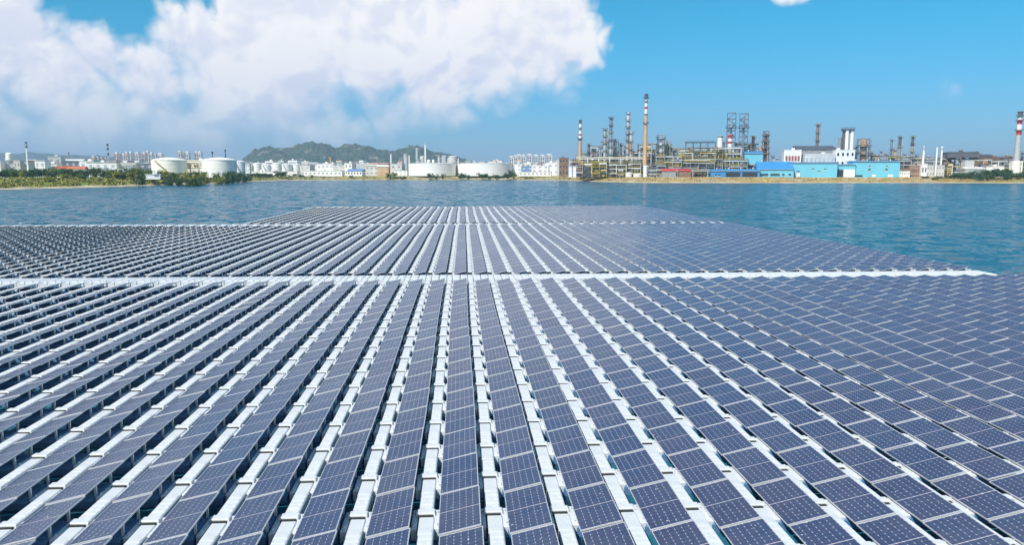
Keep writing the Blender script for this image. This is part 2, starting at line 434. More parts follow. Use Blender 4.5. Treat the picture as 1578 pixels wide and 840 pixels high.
def hill(name, prof, D, depth, material, rough=9.0, step=3):
    xs = [a for a, _ in prof]; ys = [b for _, b in prof]
    hv, hf = [], []
    cols = list(range(int(xs[0]), int(xs[-1]) + 1, step)); rows = 27
    for px in cols:
        y = float(np.interp(px, xs, ys)); top = at(px, y, D).z
        for j in range(rows):
            t = (j - (rows - 1) * 0.45) / ((rows - 1) * 0.55)
            t = max(-1, min(1, t)); dd = D + t * depth
            b = (1 - abs(t) ** 1.25)
            p = at(px, HORIZON, dd)
            n = mnoise.fractal(Vector((p.x * 0.006, p.y * 0.006, 2.0)), 0.8, 2.1, 6)
            n2 = mnoise.fractal(Vector((p.x * 0.022, p.y * 0.022, 8.0)), 0.7, 2.1, 4)
            hz = 2 + (top - 2) * b + (n * rough * (0.35 + (abs(t) > 0.1)) + n2 * rough * 0.75) * min(1, b * 3 + 0.1)
            hv.append((p.x, p.y, hz if 0 < j < rows - 1 else 0))
    for i in range(len(cols) - 1):
        for j in range(rows - 1):
            hf.append((i * rows + j, (i + 1) * rows + j, (i + 1) * rows + j + 1, i * rows + j + 1))
    me = bpy.data.meshes.new(name); me.from_pydata(hv, [], hf); me.materials.append(material)
    me.polygons.foreach_set('use_smooth', [False] * len(hf)); me.update()
    o = bpy.data.objects.new(name, me); COL.objects.link(o)
    return tag(o, kind='structure')
M_HILL = hill_material('hill_scrub', (0.030, 0.055, 0.030), (0.065, 0.090, 0.050), (0.34, 0.29, 0.24))
M_HILLF = hill_material('far_hill_scrub', (0.035, 0.060, 0.045), (0.070, 0.090, 0.070), (0.16, 0.15, 0.14))
hill('hill', [(340, 262), (366, 254), (376, 243), (388, 236), (394, 228), (410, 226.5), (424, 227), (436, 228.5), (445, 226), (458, 224.5), (470, 220.5), (480, 218.5), (495, 221),
              (508, 223.5), (518, 228.5), (524, 227), (535, 223.5), (546, 221.5), (556, 223), (566, 225), (575, 229), (585, 232.5), (600, 233.5), (612, 229.5), (626, 226.5), (639, 223.5),
              (650, 226), (660, 230), (670, 234), (690, 237), (700, 239.5), (716, 247), (730, 254), (760, 263)], 3600, 600, M_HILL, 16, 2)
hill('hill', [(-700, 232), (-400, 240), (-200, 231), (-80, 237), (0, 235), (30, 237), (45, 234), (75, 237), (110, 239), (160, 240), (200, 243), (240, 248), (300, 258), (340, 264)], 6000, 800, M_HILLF, 12, 6)
hill('hill', [(1560, 262), (1700, 246), (1850, 236), (2050, 243), (2300, 232), (2600, 248), (2800, 262)], 3600, 500, M_HILLF, 12, 8)

# ------------------------------------------------------------------ the floating solar array
P, L, Y0 = 1.638, 2.31, 17.94            # column pitch, row pitch, first joint row
ZT = 0.32                                # top of the floats above the water
PW, PL, TILT = 1.02, 2.262, R(13.2)
ct, st = math.cos(TILT), math.sin(TILT)
ZC = ZT + 0.045 + PW / 2 * st
def tl(x, y, z): return (x * ct - z * st, y, ZC + x * st + z * ct)
def tbox(mb, x0, x1, y0, y1, z0, z1, m=0):
    n = len(mb.v); mb.box(x0, x1, y0, y1, z0, z1, m)
    for i in range(n, len(mb.v)): mb.v[i] = tl(*mb.v[i])
hw, hl = PW / 2, PL / 2
SIDE, ENDB, FH = 0.016, 0.030, 0.035
def frame_mb():
    b = MB()
    tbox(b, -hw, -hw + SIDE, -hl, hl, -FH, 0); tbox(b, hw - SIDE, hw, -hl, hl, -FH, 0)
    tbox(b, -hw + SIDE, hw - SIDE, -hl, -hl + ENDB, -FH, -0.0005); tbox(b, -hw + SIDE, hw - SIDE, hl - ENDB, hl, -FH, -0.0005)
    return b
def glass_mb():
    b = MB(); z = -0.005
    a, c = hw - SIDE, hl - ENDB
    b.poly([tl(-a, -c, z), tl(a, -c, z), tl(a, c, z), tl(-a, c, z)])
    b.poly([tl(-a, -c, z - 0.02), tl(-a, c, z - 0.02), tl(a, c, z - 0.02), tl(a, -c, z - 0.02)], 1)
    return b
GLASS_UV = [(0, 0), (1, 0), (1, 1), (0, 1), (0, 0), (0, 1), (1, 1), (1, 0)]
def post_mb(y):
    b = MB(); x = 0.40; zt = ZC + x * st / ct - 0.045
    return b.box(x, x + 0.055, y - 0.03, y + 0.03, 0.245, zt)
def bracket_mb(y):
    b = MB(); x = -0.44; zt = ZC + x * st / ct - 0.042
    return b.box(x, x + 0.07, y - 0.05, y + 0.05, 0.245, zt)
def support_mb():
    b = MB()
    b.cbox(-0.50, 0.44, -0.66, 0.50, -0.12, 0.25, 0.05)
    for yy in (-0.45, -0.05, 0.35): b.cbox(-0.40, 0.34, yy - 0.07, yy + 0.07, 0.251, 0.275, 0.012)
    return b
# walkway float, origin on its joint at the strip's centre line; runs to the next joint
def deck_mb(length=L):
    b = MB()
    b.cbox(-0.185, 0.185, 0.035, length - 0.055, -0.15, ZT, 0.025)
    for k in range(5):
        ya = 0.36 + k * 0.25; b.cbox(-0.145, 0.145, ya, ya + 0.19, ZT + 0.001, ZT + 0.008, 0.005)
    return b
def lug_mb(sx):
    b = MB()
    x0, x1 = (0.187, 0.375) if sx > 0 else (-0.325, -0.187)
    b.cbox(x0, x1, -0.62, 0.40, -0.10, ZT - 0.03, 0.02)
    xm = (x0 + x1) / 2
    for yy in (-0.45, 0.22): b.cyl(xm, yy, ZT - 0.03, ZT + 0.012, 0.035, 0.03, 6)
    return b
def collar_mb():
    b = MB(); b.cbox(-0.23, 0.23, 0.045, 0.30, ZT - 0.05, ZT + 0.045, 0.02); return b
def slot_mb():  # solid strip coloured dark to stand for the shaded gap between two floats
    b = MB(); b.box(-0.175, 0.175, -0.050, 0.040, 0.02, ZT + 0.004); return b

def proj(x, y, z):
    dx, dy, dz = x - CAM.x, y - CAM.y, z - CAM.z
    fw = dx * math.sin(YAW) + dy * math.cos(YAW); rt = dx * math.cos(YAW) - dy * math.sin(YAW)
    zc = fw * math.cos(PITCH) - dz * math.sin(PITCH); uc = fw * math.sin(PITCH) + dz * math.cos(PITCH)
    if zc < 0.5: return None
    return CXP + FPX * rt / zc, CYP - FPX * uc / zc, zc
def screen_area(corners):
    pts = [proj(*c) for c in corners]
    if any(p is None for p in pts): return 0
    # clip the quad to the frame
    poly = [(p[0], p[1]) for p in pts]
    for ax, lim, sg in ((0, 0, 1), (0, 1578, -1), (1, 0, 1), (1, 840, -1)):
        out = []
        for i in range(len(poly)):
            a, b = poly[i], poly[(i + 1) % len(poly)]
            ia, ib = sg * (a[ax] - lim) >= 0, sg * (b[ax] - lim) >= 0
            if ia: out.append(a)
            if ia != ib:
                t = (lim - a[ax]) / (b[ax] - a[ax]); out.append((a[0] + t * (b[0] - a[0]), a[1] + t * (b[1] - a[1])))
        poly = out
        if not poly: return 0
    return abs(sum(poly[i][0] * poly[(i + 1) % len(poly)][1] - poly[(i + 1) % len(poly)][0] * poly[i][1] for i in range(len(poly)))) / 2

B2Y = 63.80; B3Y = 127.6
rows1 = [(Y0 + L * k) for k in range(-2, 18)]
rows2 = [(B2Y + L * k) for k in range(26)]
rows3 = [(B3Y + L * k) for k in range(26)]
BL = [(rows1, -34, 27), (rows2, -60, 26), (rows3, -21, 26)]
jit = random.Random(11)
panels, strips = [], []                   # (col, row y, dz, block)
for bi, (rows, c0, c1) in enumerate(BL):
    for y in rows:
        for c in range(c0, c1 + 1): panels.append((c, y, bi))
        for c in range(c0 - 1, c1 + 1): strips.append((c, y, bi))
def p_area(p):
    c, y, _ = p; x = c * P
    return screen_area([(x - hw * ct, y - hl, ZC - hw * st), (x + hw * ct, y - hl, ZC + hw * st), (x + hw * ct, y + hl, ZC + hw * st), (x - hw * ct, y + hl, ZC - hw * st)])
def s_area(p):
    c, y, _ = p; x = (c + 0.5) * P
    return screen_area([(x - 0.2, y, ZT), (x + 0.2, y, ZT), (x + 0.2, y + L, ZT), (x - 0.2, y + L, ZT)])
near_p = sorted(panels, key=p_area, reverse=True)[:300]
near_s = sorted(strips, key=s_area, reverse=True)[:300]
set_p, set_s = set(near_p), set(near_s)
def wobble(c, y):
    """floats ride the water a little unevenly: small height and tilt offsets"""
    return (0.026 * mnoise.noise(Vector((c * 0.31, y * 0.13, 0.5))), 0.022 * mnoise.noise(Vector((c * 1.7, y * 0.9, 4.5))), 0.020 * mnoise.noise(Vector((c * 2.3, y * 1.1, 7.5))))

def drift(c, y):
    # moored floats bend a little out of line
    return 0.18 * mnoise.noise(Vector((c * 0.045, y * 0.035, 12.5))) + 0.06 * mnoise.noise(Vector((c * 0.11, y * 0.11, 2.5)))
mesh_frame = frame_mb().mesh('frame', M_FRAME)
mesh_glasses = []
for q in range(14):
    me = glass_mb().mesh('glass', [M_GLASS, WHITE]); uvl = me.uv_layers.new(name='uv')
    uvl.data.foreach_set('uv', [x for p in GLASS_UV for x in (p[0] * 0.9998 + 0.0001 + q, p[1] * 0.9998 + 0.0001 + q * 3 + 1)]); mesh_glasses.append(me)
mesh_post = [post_mb(-0.44).mesh('post', M_POST), post_mb(0.42).mesh('post', M_POST)]
mesh_brk = [bracket_mb(-0.44).mesh('bracket', M_POST), bracket_mb(0.42).mesh('bracket', M_POST)]
mesh_sup = support_mb().mesh('support_float', M_SUPPORT)
def col_phrase(c):
    if c == 0: return 'the central column'
    return '%s column %s of the central one' % (ordw(abs(c)), 'right' if c > 0 else 'left')
def strip_phrase(c):
    n = c + 1 if c >= 0 else -c
    return '%s strip %s of the central column' % (ordw(n), 'right' if c >= 0 else 'left')
def seen_row(sel, c, y): return sorted(q[1] for q in sel if q[0] == c).index(y) + 1
bycol_p, bycol_s = {}, {}
for q in near_p: bycol_p.setdefault(q[0], []).append(q[1])
for q in near_s: bycol_s.setdefault(q[0], []).append(q[1])
def link(name, me, parent):
    o = bpy.data.objects.new(name, me); COL.objects.link(o); o.parent = parent; return o
for (c, y, bi) in near_p:
    n = sorted(bycol_p[c]).index(y) + 1
    dz, rx, ry = wobble(c, y)
    t = thing('solar_panel', 'blue solar panel, %s from the near end in %s' % (ordw(n), col_phrase(c)), 'solar panel', (c * P + drift(c, y), y, dz), 0, 'floating solar panels in columns')
    t.rotation_euler = (rx, ry, 0)
    link('frame', mesh_frame, t); link('glass', mesh_glasses[jit.randrange(14)], t)
    for me in mesh_post: link('post', me, t)
    for me in mesh_brk: link('bracket', me, t)
    link('support_float', mesh_sup, t)
mesh_deck = deck_mb().mesh('deck', M_FLOAT)
mesh_lug = [lug_mb(-1).mesh('side_lug', M_FLOAT), lug_mb(1).mesh('side_lug', M_FLOAT)]
mesh_collar = collar_mb().mesh('collar', M_FLOAT); mesh_slot = slot_mb().mesh('joint_gap_shade', M_GAP_SHADE)
for (c, y, bi) in near_s:
    n = sorted(bycol_s[c]).index(y) + 1
    dz, rx, ry = wobble(c + 0.5, y)
    t = thing('walkway_float', 'white plastic float, %s from the near end in %s' % (ordw(n), strip_phrase(c)), 'float', ((c + 0.5) * P + drift(c + 0.5, y), y, dz), 0, 'white walkway floats between the columns')
    t.rotation_euler = (0, ry, 0)
    link('deck', mesh_deck, t)
    for me in mesh_lug: link('side_lug', me, t)
    link('collar', mesh_collar, t); link('joint_gap_shade', mesh_slot, t)

def tile(name, temps, places, mats, uv=False):
    """temps: list of (MB, material offset); places: list of (x, y, dz, rx, ry). One joined mesh."""
    V, F, Mi, Sm, UV = [], [], [], [], []
    for mb, mo, u in temps:
        o = len(V); V += mb.v
        for f_, m_, s_ in zip(mb.f, mb.m, mb.s):
            F.append([i + o for i in f_]); Mi.append(m_ + mo); Sm.append(s_)
        if uv: UV += (u if u else [(0, 0)] * sum(len(f_) for f_ in mb.f))
    V = np.array(V, dtype=np.float32); nv = len(V)
    loops = np.array([i for f_ in F for i in f_], dtype=np.int32); lens = np.array([len(f_) for f_ in F], dtype=np.int32)
    pl = np.array(places, dtype=np.float32); k = len(pl)
    allv = np.repeat(V[None], k, 0)
    z = allv[:, :, 2] + pl[:, None, 2] - allv[:, :, 0] * pl[:, None, 4] + allv[:, :, 1] * pl[:, None, 3]
    allv[:, :, 0] += pl[:, None, 0]; allv[:, :, 1] += pl[:, None, 1]; allv[:, :, 2] = z
    allv = allv.reshape(-1, 3)
    al = (loops[None] + (np.arange(k, dtype=np.int32) * nv)[:, None]).reshape(-1)
    an = np.tile(lens, k)
    me = bpy.data.meshes.new(name)
    me.vertices.add(len(allv)); me.vertices.foreach_set('co', allv.reshape(-1))
    me.loops.add(len(al)); me.loops.foreach_set('vertex_index', al)
    me.polygons.add(len(an)); me.polygons.foreach_set('loop_start', np.concatenate([[0], np.cumsum(an)[:-1]]).astype(np.int32))
    me.polygons.foreach_set('material_index', np.tile(np.array(Mi, dtype=np.int32), k))
    me.polygons.foreach_set('use_smooth', np.tile(np.array(Sm, dtype=bool), k))
    for m_ in mats: me.materials.append(m_)
    if uv:
        ul = me.uv_layers.new(name='uv'); base = np.array(UV, dtype=np.float32) * 0.9998 + 0.0001; rs = np.random.RandomState(5).randint(0, 40, (k, 1, 2)).astype(np.float32)
        ul.data.foreach_set('uv', (base[None] + rs).astype(np.float32).reshape(-1))
    me.update(calc_edges=True); me.validate()
    o = bpy.data.objects.new(name, me); COL.objects.link(o)
    return o
temps = [(frame_mb(), 0, None), (glass_mb(), 1, GLASS_UV), (post_mb(-0.44), 3, None), (post_mb(0.42), 3, None), (bracket_mb(-0.44), 3, None), (bracket_mb(0.42), 3, None), (support_mb(), 4, None)]
far = [(c * P + drift(c, y), y) + wobble(c, y) for (c, y, b) in panels if (c, y, b) not in set_p]
o = tile('solar_panel_field', temps, far, [M_FRAME, M_GLASS, WHITE, M_POST, M_SUPPORT], True)
tag(o, 'rest of the floating solar panels in rows reaching to the open water', 'solar panels', None, 'stuff')
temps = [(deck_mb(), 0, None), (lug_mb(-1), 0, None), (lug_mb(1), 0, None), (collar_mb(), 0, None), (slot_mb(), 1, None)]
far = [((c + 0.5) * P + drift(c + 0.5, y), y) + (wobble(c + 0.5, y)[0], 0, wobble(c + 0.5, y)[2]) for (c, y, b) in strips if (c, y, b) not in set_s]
o = tile('walkway_float_field', temps, far, [M_FLOAT, M_GAP_SHADE])
tag(o, 'rest of the white walkway floats in strips between the far panel columns', 'floats', None, 'stuff')
# cross walkways: floats laid side by side between the strips
def cross_mb(wd, ln):
    b = MB(); b.cbox(-wd / 2, wd / 2, 0, ln, -0.15, ZT + 0.03, 0.03)
    b.cbox(-wd / 2 + 0.08, wd / 2 - 0.08, 0.12, ln - 0.12, ZT + 0.031, ZT + 0.042, 0.008)
    return b
def cleat_mb():
    b = MB(); b.box(-0.05, 0.05, -0.1, 0.1, ZT + 0.042, ZT + 0.07); return b
me_x1 = cross_mb(0.56, 2.55).mesh('deck', M_FLOAT); me_xm = cross_mb(0.40, 2.55).mesh('deck', M_FLOAT); me_cl = cleat_mb().mesh('cleat', M_POST)
for c in range(-34, 27):
    for k, (nm, off, me) in enumerate((('near', -0.305, me_x1), ('far', 0.305, me_x1), ('strip', P / 2, me_xm))):
        x = c * P + off
        q = proj(x, 61, ZT)
        if q is None or q[0] < -60 or q[0] > 1640 : continue
        side = ('%s column %s of centre' % (ordw(abs(c)), 'right' if c > 0 else 'left')) if c else 'the central column'
        lab = {'near': 'left white float of the near cross walkway at %s', 'far': 'right white float of the near cross walkway at %s', 'strip': 'white float joining strip and near cross walkway at %s'}[nm] % side
        t = thing('cross_walkway_float', lab, 'float', (x + drift(c, 60), 59.75, wobble(c + off, 60)[0]), 0, 'floats of the near cross walkway')
        link('deck', me, t); cl = link('cleat', me_cl, t); cl.location = (0, 0.5, 0); cl = link('cleat', me_cl, t); cl.location = (0, 2.05, 0)
me_x2 = cross_mb(1.50, 2.3).mesh('deck', M_FLOAT)
for c in range(-60, 27):
    q = proj(c * P, 124.5, ZT)
    if q[0] < -60: continue
    side = ('%s column %s of centre' % (ordw(abs(c)), 'right' if c > 0 else 'left')) if c else 'the central column'
    t = thing('far_walkway_float', 'white float of the far cross walkway at %s' % side, 'float', (c * P + drift(c, 124), 123.4, 0), 0, 'floats of the far cross walkway')
    link('deck', me_x2, t)
    cl = link('cleat', me_cl, t); cl.location = (0, 0.4, 0)
far_edge = [(c * P, B3Y + L * 25 + 1.3, 0, 0, 0) for c in range(-21, 27)] + [((c + 0.5) * P, B3Y + L * 25 + 1.3, 0, 0, 0) for c in range(-21, 27)]
o = tile('edge_float_line', [(cross_mb(0.75, 0.9), 0, None)], far_edge, [M_FLOAT])
tag(o, 'white edge floats along the far end of the solar array', 'floats', None, 'stuff')

# ------------------------------------------------------------------ background builders
GRID = -R(20)                                        # the refinery's own street grid
ZB = 4.2
def place(px, D): p = at(px, HORIZON, D); return Vector((p.x, p.y, ZB))
def height(py, D): return at(CXP, py, D).z - ZB
def wid(w, D): return w / ppm(D)
def pick(r, seq): return seq[r.randrange(len(seq))]

def rails(b, x0, x1, y0, y1, z, m=0, t=0.10, h=1.1):
    for (ax, ay, bx, by) in ((x0, y0, x1, y0), (x0, y1, x1, y1), (x0, y0, x0, y1), (x1, y0, x1, y1)):
        b.tube((ax, ay, z + h), (bx, by, z + h), t, 4, m)
    n = max(2, int((x1 - x0) / 3))
    for i in range(n + 1):
        x = x0 + (x1 - x0) * i / n
        b.tube((x, y0, z), (x, y0, z + h), t * 0.8, 4, m); b.tube((x, y1, z), (x, y1, z + h), t * 0.8, 4, m)

def chimney(label, px, D, ytop, w_top, w_bot, bands, shaft_mat, cap_mat=DGREY, base=None, cat='chimney', rings=(), ladder=True):
    """bands: list of (ytop, ybottom, material) painted rings, from the top down"""
    t = thing('chimney', label, cat, place(px, D), GRID)
    H = height(ytop, D); rt, rb = wid(w_top, D) / 2, wid(w_bot, D) / 2
    rad = lambda z: rb + (rt - rb) * z / H
    cuts = []; z_hi = H
    zb_low = height(bands[-1][1], D) if bands else H
    zbase = height(base[0], D) if base else 0.0
    MB().lathe([(rad(zbase), zbase), (rad((zbase + zb_low) / 2), (zbase + zb_low) / 2), (rad(zb_low), zb_low)], 16).build('shaft', shaft_mat, t)
    if base: MB().lathe([(rb * 1.3, 0), (rb * 1.3, zbase - 0.6), (rad(zbase), zbase)], 16).build('base', base[1], t)
    for (a, c, m) in bands:
        za, zc = height(a, D), height(c, D)
        MB().lathe([(rad(zc), zc + 0.002), (rad(za), za)], 16).build('band', m, t)
    MB().lathe([(rt * 1.25, H - 0.2), (rt * 1.35, H + 0.5), (rt * 1.1, H + 0.9), (rt * 0.8, H + 0.9), (rt * 0.8, H + 0.1)], 16, cap=False).build('rim', cap_mat, t)
    for y in rings:
        z = height(y, D); r_ = rad(z); b = MB()
        b.lathe([(r_ * 1.02, z - 0.25), (r_ + 1.3, z - 0.15), (r_ + 1.3, z), (r_ * 1.02, z)], 14, cap=False)
        b.lathe([(r_ + 1.25, z + 0.95), (r_ + 1.35, z + 0.95), (r_ + 1.35, z + 1.15), (r_ + 1.25, z + 1.15)], 14, cap=False)
        for k in range(7):
            a = 2 * math.pi * k / 7; b.tube(((r_ + 1.3) * math.cos(a), (r_ + 1.3) * math.sin(a), z), ((r_ + 1.3) * math.cos(a), (r_ + 1.3) * math.sin(a), z + 1.1), 0.08, 4)
        b.build('platform', DGREY, t)
    if ladder:
        b = MB(); r0, r1 = rb + 0.45, rt + 0.45
        for s in (-0.3, 0.3): b.tube((-r0 * 0.93, -r0 * 0.35 + s, 0.2), (-r1 * 0.93, -r1 * 0.35 + s, H), 0.09, 4)
        n = int(H / 2.0)
        for k in range(n):
            f = (k + 0.5) / n; r_ = r0 + (r1 - r0) * f
            b.tube((-r_ * 0.93, -r_ * 0.35 - 0.3, 0.2 + (H - 0.2) * f), (-r_ * 0.93, -r_ * 0.35 + 0.3, 0.2 + (H - 0.2) * f), 0.06, 4)
        b.build('ladder', GREY, t)
    return t

def column(label, px, D, ytop, w, mats=(LGREY,), plats=4, seed=0, base_y=None, skirt=None, twin=None, cat='tower'):
    """distillation column: vessel in shells, domed head, platforms with rails, ladder, downcomer pipe"""
    r = random.Random(seed + int(px))
    t = thing('distillation_tower', label, cat, place(px, D), GRID)
    H = height(ytop, D); rr = wid(w, D) / 2 * 0.78
    n = len(mats); z0 = 0.0
    if skirt: MB().lathe([(rr * 1.15, 0), (rr, 4.0)], 14).build('skirt', skirt, t); z0 = 4.0
    for i, m in enumerate(mats):
        a = z0 + (H - z0) * i / n; c = z0 + (H - z0) * (i + 1) / n
        pr = [(rr * (1.0 - 0.12 * i / max(1, n)), a), (rr * (1.0 - 0.12 * i / max(1, n)), c)]
        if i == n - 1: pr = pr[:1] + [(pr[1][0], c - rr * 0.8), (pr[1][0] * 0.75, c - rr * 0.3), (pr[1][0] * 0.2, c)]
        MB().lathe(pr, 14).build('shell', m, t)
    for k in range(plats):
        z = H * (0.25 + 0.72 * k / max(1, plats - 1)); b = MB()
        a0 = r.choice((0, 1)); ro = rr + 0.9 + 0.5 * r.random()
        b.lathe([(rr * 1.01, z - 0.2), (ro, z - 0.2), (ro, z), (rr * 1.01, z)], 10, cap=False)
        b.lathe([(ro - 0.1, z + 0.9), (ro, z + 0.9), (ro, z + 1.15), (ro - 0.1, z + 1.15)], 10, cap=False)
        for q in range(6):
            a = 2 * math.pi * q / 6; b.tube((ro * math.cos(a), ro * math.sin(a), z), (ro * math.cos(a), ro * math.sin(a), z + 1.1), 0.07, 4)
        b.build('platform', r.choice((GREY, DGREY, OLIVE)), t)
    b = MB(); x = -rr - 0.35
    for s in (-0.3, 0.3): b.tube((x, s, 0), (x, s, H * 0.96), 0.08, 4)
    for k in range(int(H / 2.5)): b.tube((x, -0.3, 1 + k * 2.5), (x, 0.3, 1 + k * 2.5), 0.06, 4)
    b.build('ladder', GREY, t)
    b = MB(); x = rr + 0.55
    b.tube((x, -0.3, 0.5), (x, -0.3, H * 0.97), 0.28, 6); b.tube((x, -0.3, H * 0.97), (0, 0, H * 0.99), 0.28, 6)
    b.build('downcomer_pipe', LGREY, t)
    return t

def lattice(label, px, D, ytop, w, wtop=None, m=BGREY, bays=9, z0=0.0, name='lattice_tower', cat='tower', plat=(), inner=None, member=0.32):
    t = thing(name, label, cat, place(px, D), GRID)
    H = height(ytop, D); a = wid(w, D) / 2; c = a if wtop is None else wid(wtop, D) / 2
    s = lambda z: a + (c - a) * (z - z0) / (H - z0)
    for sx in (-1, 1):
        for sy in (-1, 1):
            MB().tube((sx * a, sy * a, z0), (sx * c, sy * c, H), member, 4).build('leg', m, t)
    b = MB()
    for k in range(bays):
        za, zb = z0 + (H - z0) * k / bays, z0 + (H - z0) * (k + 1) / bays
        sa, sb = s(za), s(zb)
        for (ax, ay, bx, by) in ((-1, -1, 1, -1), (-1, 1, 1, 1), (-1, -1, -1, 1), (1, -1, 1, 1)):
            b.tube((ax * sb, ay * sb, zb), (bx * sb, by * sb, zb), member * 0.75, 4)
            if k % 2: ax, bx, ay, by = bx, ax, by, ay
            b.tube((ax * sa, ay * sa, za), (bx * sb, by * sb, zb), member * 0.6, 4)
    b.build('bracing', m, t)
    for y in plat:
        z = height(y, D); q = s(z) + 1.2; b = MB()
        b.box(-q, q, -q, q, z, z + 0.3); rails(b, -q, q, -q, q, z + 0.3)
        b.build('platform', DGREY, t)
    if inner:
        mm, rr, y1 = inner
        MB().lathe([(wid(rr, D) / 2, 0), (wid(rr, D) / 2, height(y1, D))], 12).build('flue', mm, t)
    return t

def process_unit(label, px0, px1, D, ytop, levels, depth=14, frame=GREY, deck=OLIVE, kit=(LGREY, OLIVE, GREY, WHITE), seed=1, ragged=0.0, name='process_structure', pipes=3, z0=0.0, braces=True):
    """steel frame with decks, handrails, drums, upright vessels, exchangers and pipe runs"""
    r = random.Random(seed)
    t = thing(name, label, 'refinery unit', place((px0 + px1) / 2, D), GRID)
    W = wid(px1 - px0, D); H = height(ytop, D); x0, x1 = -W / 2, W / 2; y0, y1 = -depth / 2, depth / 2
    nx = max(2, int(W / 6.5)); xs = [x0 + W * i / nx for i in range(nx + 1)]
    zs = [z0 + (H - z0) * (k + 1) / levels for k in range(levels)]
    b = MB(); tops = []
    for i, x in enumerate(xs):
        tp = H * (1 - ragged * r.random()); tops.append(tp)
        for y in (y0, y1): b.box(x - 0.28, x + 0.28, y - 0.28, y + 0.28, 0, tp)
    for z in zs:
        for y in (y0, y1): b.box(x0, x1, y - 0.2, y + 0.2, z - 0.55, z - 0.06)
        for x in xs: b.box(x - 0.18, x + 0.18, y0, y1, z - 0.5, z - 0.08)
    if braces:
        for i in range(nx):
            if r.random() < 0.5:
                k = r.randrange(levels); za = z0 if k == 0 else zs[k - 1]
                b.tube((xs[i], y0 - 0.05, za), (xs[i + 1], y0 - 0.05, zs[k]), 0.17, 4)
    b.build('steel_frame', frame, t)
    for k, z in enumerate(zs):
        a, c = 0, nx
        if ragged and k >= levels - 2:
            a = r.randrange(0, max(1, nx // 2)); c = r.randrange(max(a + 1, nx // 2), nx + 1)
        b = MB(); b.box(xs[a] - 0.5, xs[c] + 0.5, y0 - 0.7, y1 + 0.7, z - 0.05, z + 0.16)
        rails(b, xs[a] - 0.4, xs[c] + 0.4, y0 - 0.6, y1 + 0.6, z + 0.16, 0, 0.09)
        b.build('deck', deck if r.random() < 0.7 else frame, t)
    lv = [0.0] + zs
    for k, z in enumerate(lv[:-1]):
        hh = lv[k + 1] - z - 0.9
        for i in range(nx):
            q = r.random(); xc = (xs[i] + xs[i + 1]) / 2 + r.uniform(-0.8, 0.8); yc = r.uniform(y0 + 1.5, 0)
            m = pick(r, kit); b = MB()
            if q < 0.38:
                rr = min(1.5, hh * 0.3) * r.uniform(0.7, 1.0); ln = r.uniform(2.0, 3.2); zc = z + 0.2 + rr + 0.5
                b.tube((xc - ln, yc, zc), (xc + ln, yc, zc), rr, 10)
                for s in (-1, 1): b.box(xc + s * ln * 0.6 - 0.25, xc + s * ln * 0.6 + 0.25, yc - rr * 0.7, yc + rr * 0.7, z + 0.16, zc - rr * 0.5)
                b.build('drum', m, t)
            elif q < 0.72:
                rr = r.uniform(0.8, 1.6); zz = z + hh * r.uniform(0.6, 1.0)
                b.lathe([(rr * 0.4, z + 0.16), (rr, z + 0.9), (rr, zz - 0.5), (rr * 0.4, zz)], 10, xc, yc)
                b.build('vessel', m, t)
            elif q < 0.88:
                for j in range(3): b.box(xc - 1.8, xc + 1.8, yc - 1.0, yc + 1.0, z + 0.2 + j * hh * 0.3, z + 0.2 + j * hh * 0.3 + hh * 0.2)
                for s in (-1, 1): b.box(xc + s * 1.6 - 0.12, xc + s * 1.6 + 0.12, yc - 1.05, yc - 0.95, z + 0.16, z + hh)
                b.build('exchanger', m, t)
    for j in range(pipes * levels):
        z = pick(r, zs) - r.uniform(0.9, 1.6); y = y0 - 0.5 - 0.4 * r.random(); b = MB(); rr = r.uniform(0.16, 0.34)
        a = r.randrange(0, nx); c = r.randrange(a + 1, nx + 1)
        b.tube((xs[a], y, z), (xs[c], y, z), rr, 6)
        zz = r.uniform(0.5, H * 0.8); b.tube((xs[c], y, z), (xs[c], y, zz), rr, 6)
        b.build('pipe', pick(r, (LGREY, LGREY, WHITE, YELLOW, GREY)), t)
    return t

def pipe_rack(label, px0, px1, D, ys, m=WHITE, seed=3, depth=6, pitch=9):
    r = random.Random(seed)
    t = thing('pipe_rack', label, 'pipe rack', place((px0 + px1) / 2, D), GRID * 0.6)
    W = wid(px1 - px0, D); n = max(2, int(W / pitch)); zs = [height(y, D) for y in ys]
    for i in range(n + 1):
        x = -W / 2 + W * i / n; b = MB()
        for y in (-depth / 2, depth / 2): b.box(x - 0.32, x + 0.32, y - 0.3, y + 0.3, 0, zs[0])
        for z in zs: b.box(x - 0.25, x + 0.25, -depth / 2 - 0.6, depth / 2 + 0.6, z - 0.55, z - 0.05)
        b.build('trestle', m, t)
    for z in zs:
        b = MB()
        for y in (-depth / 2, depth / 2): b.box(-W / 2, W / 2, y - 0.22, y + 0.22, z - 1.1, z - 0.56)
        b.build('beam', m, t)
        for k in range(5):
            y = -depth / 2 + depth * (k + 0.5) / 5; rr = r.uniform(0.15, 0.36)
            MB().tube((-W / 2 - 0.5, y, z + rr), (W / 2 + 0.5, y, z + rr), rr, 6).build('pipe', pick(r, (LGREY, WHITE, GREY, OLIVE, YELLOW)), t)
    return t

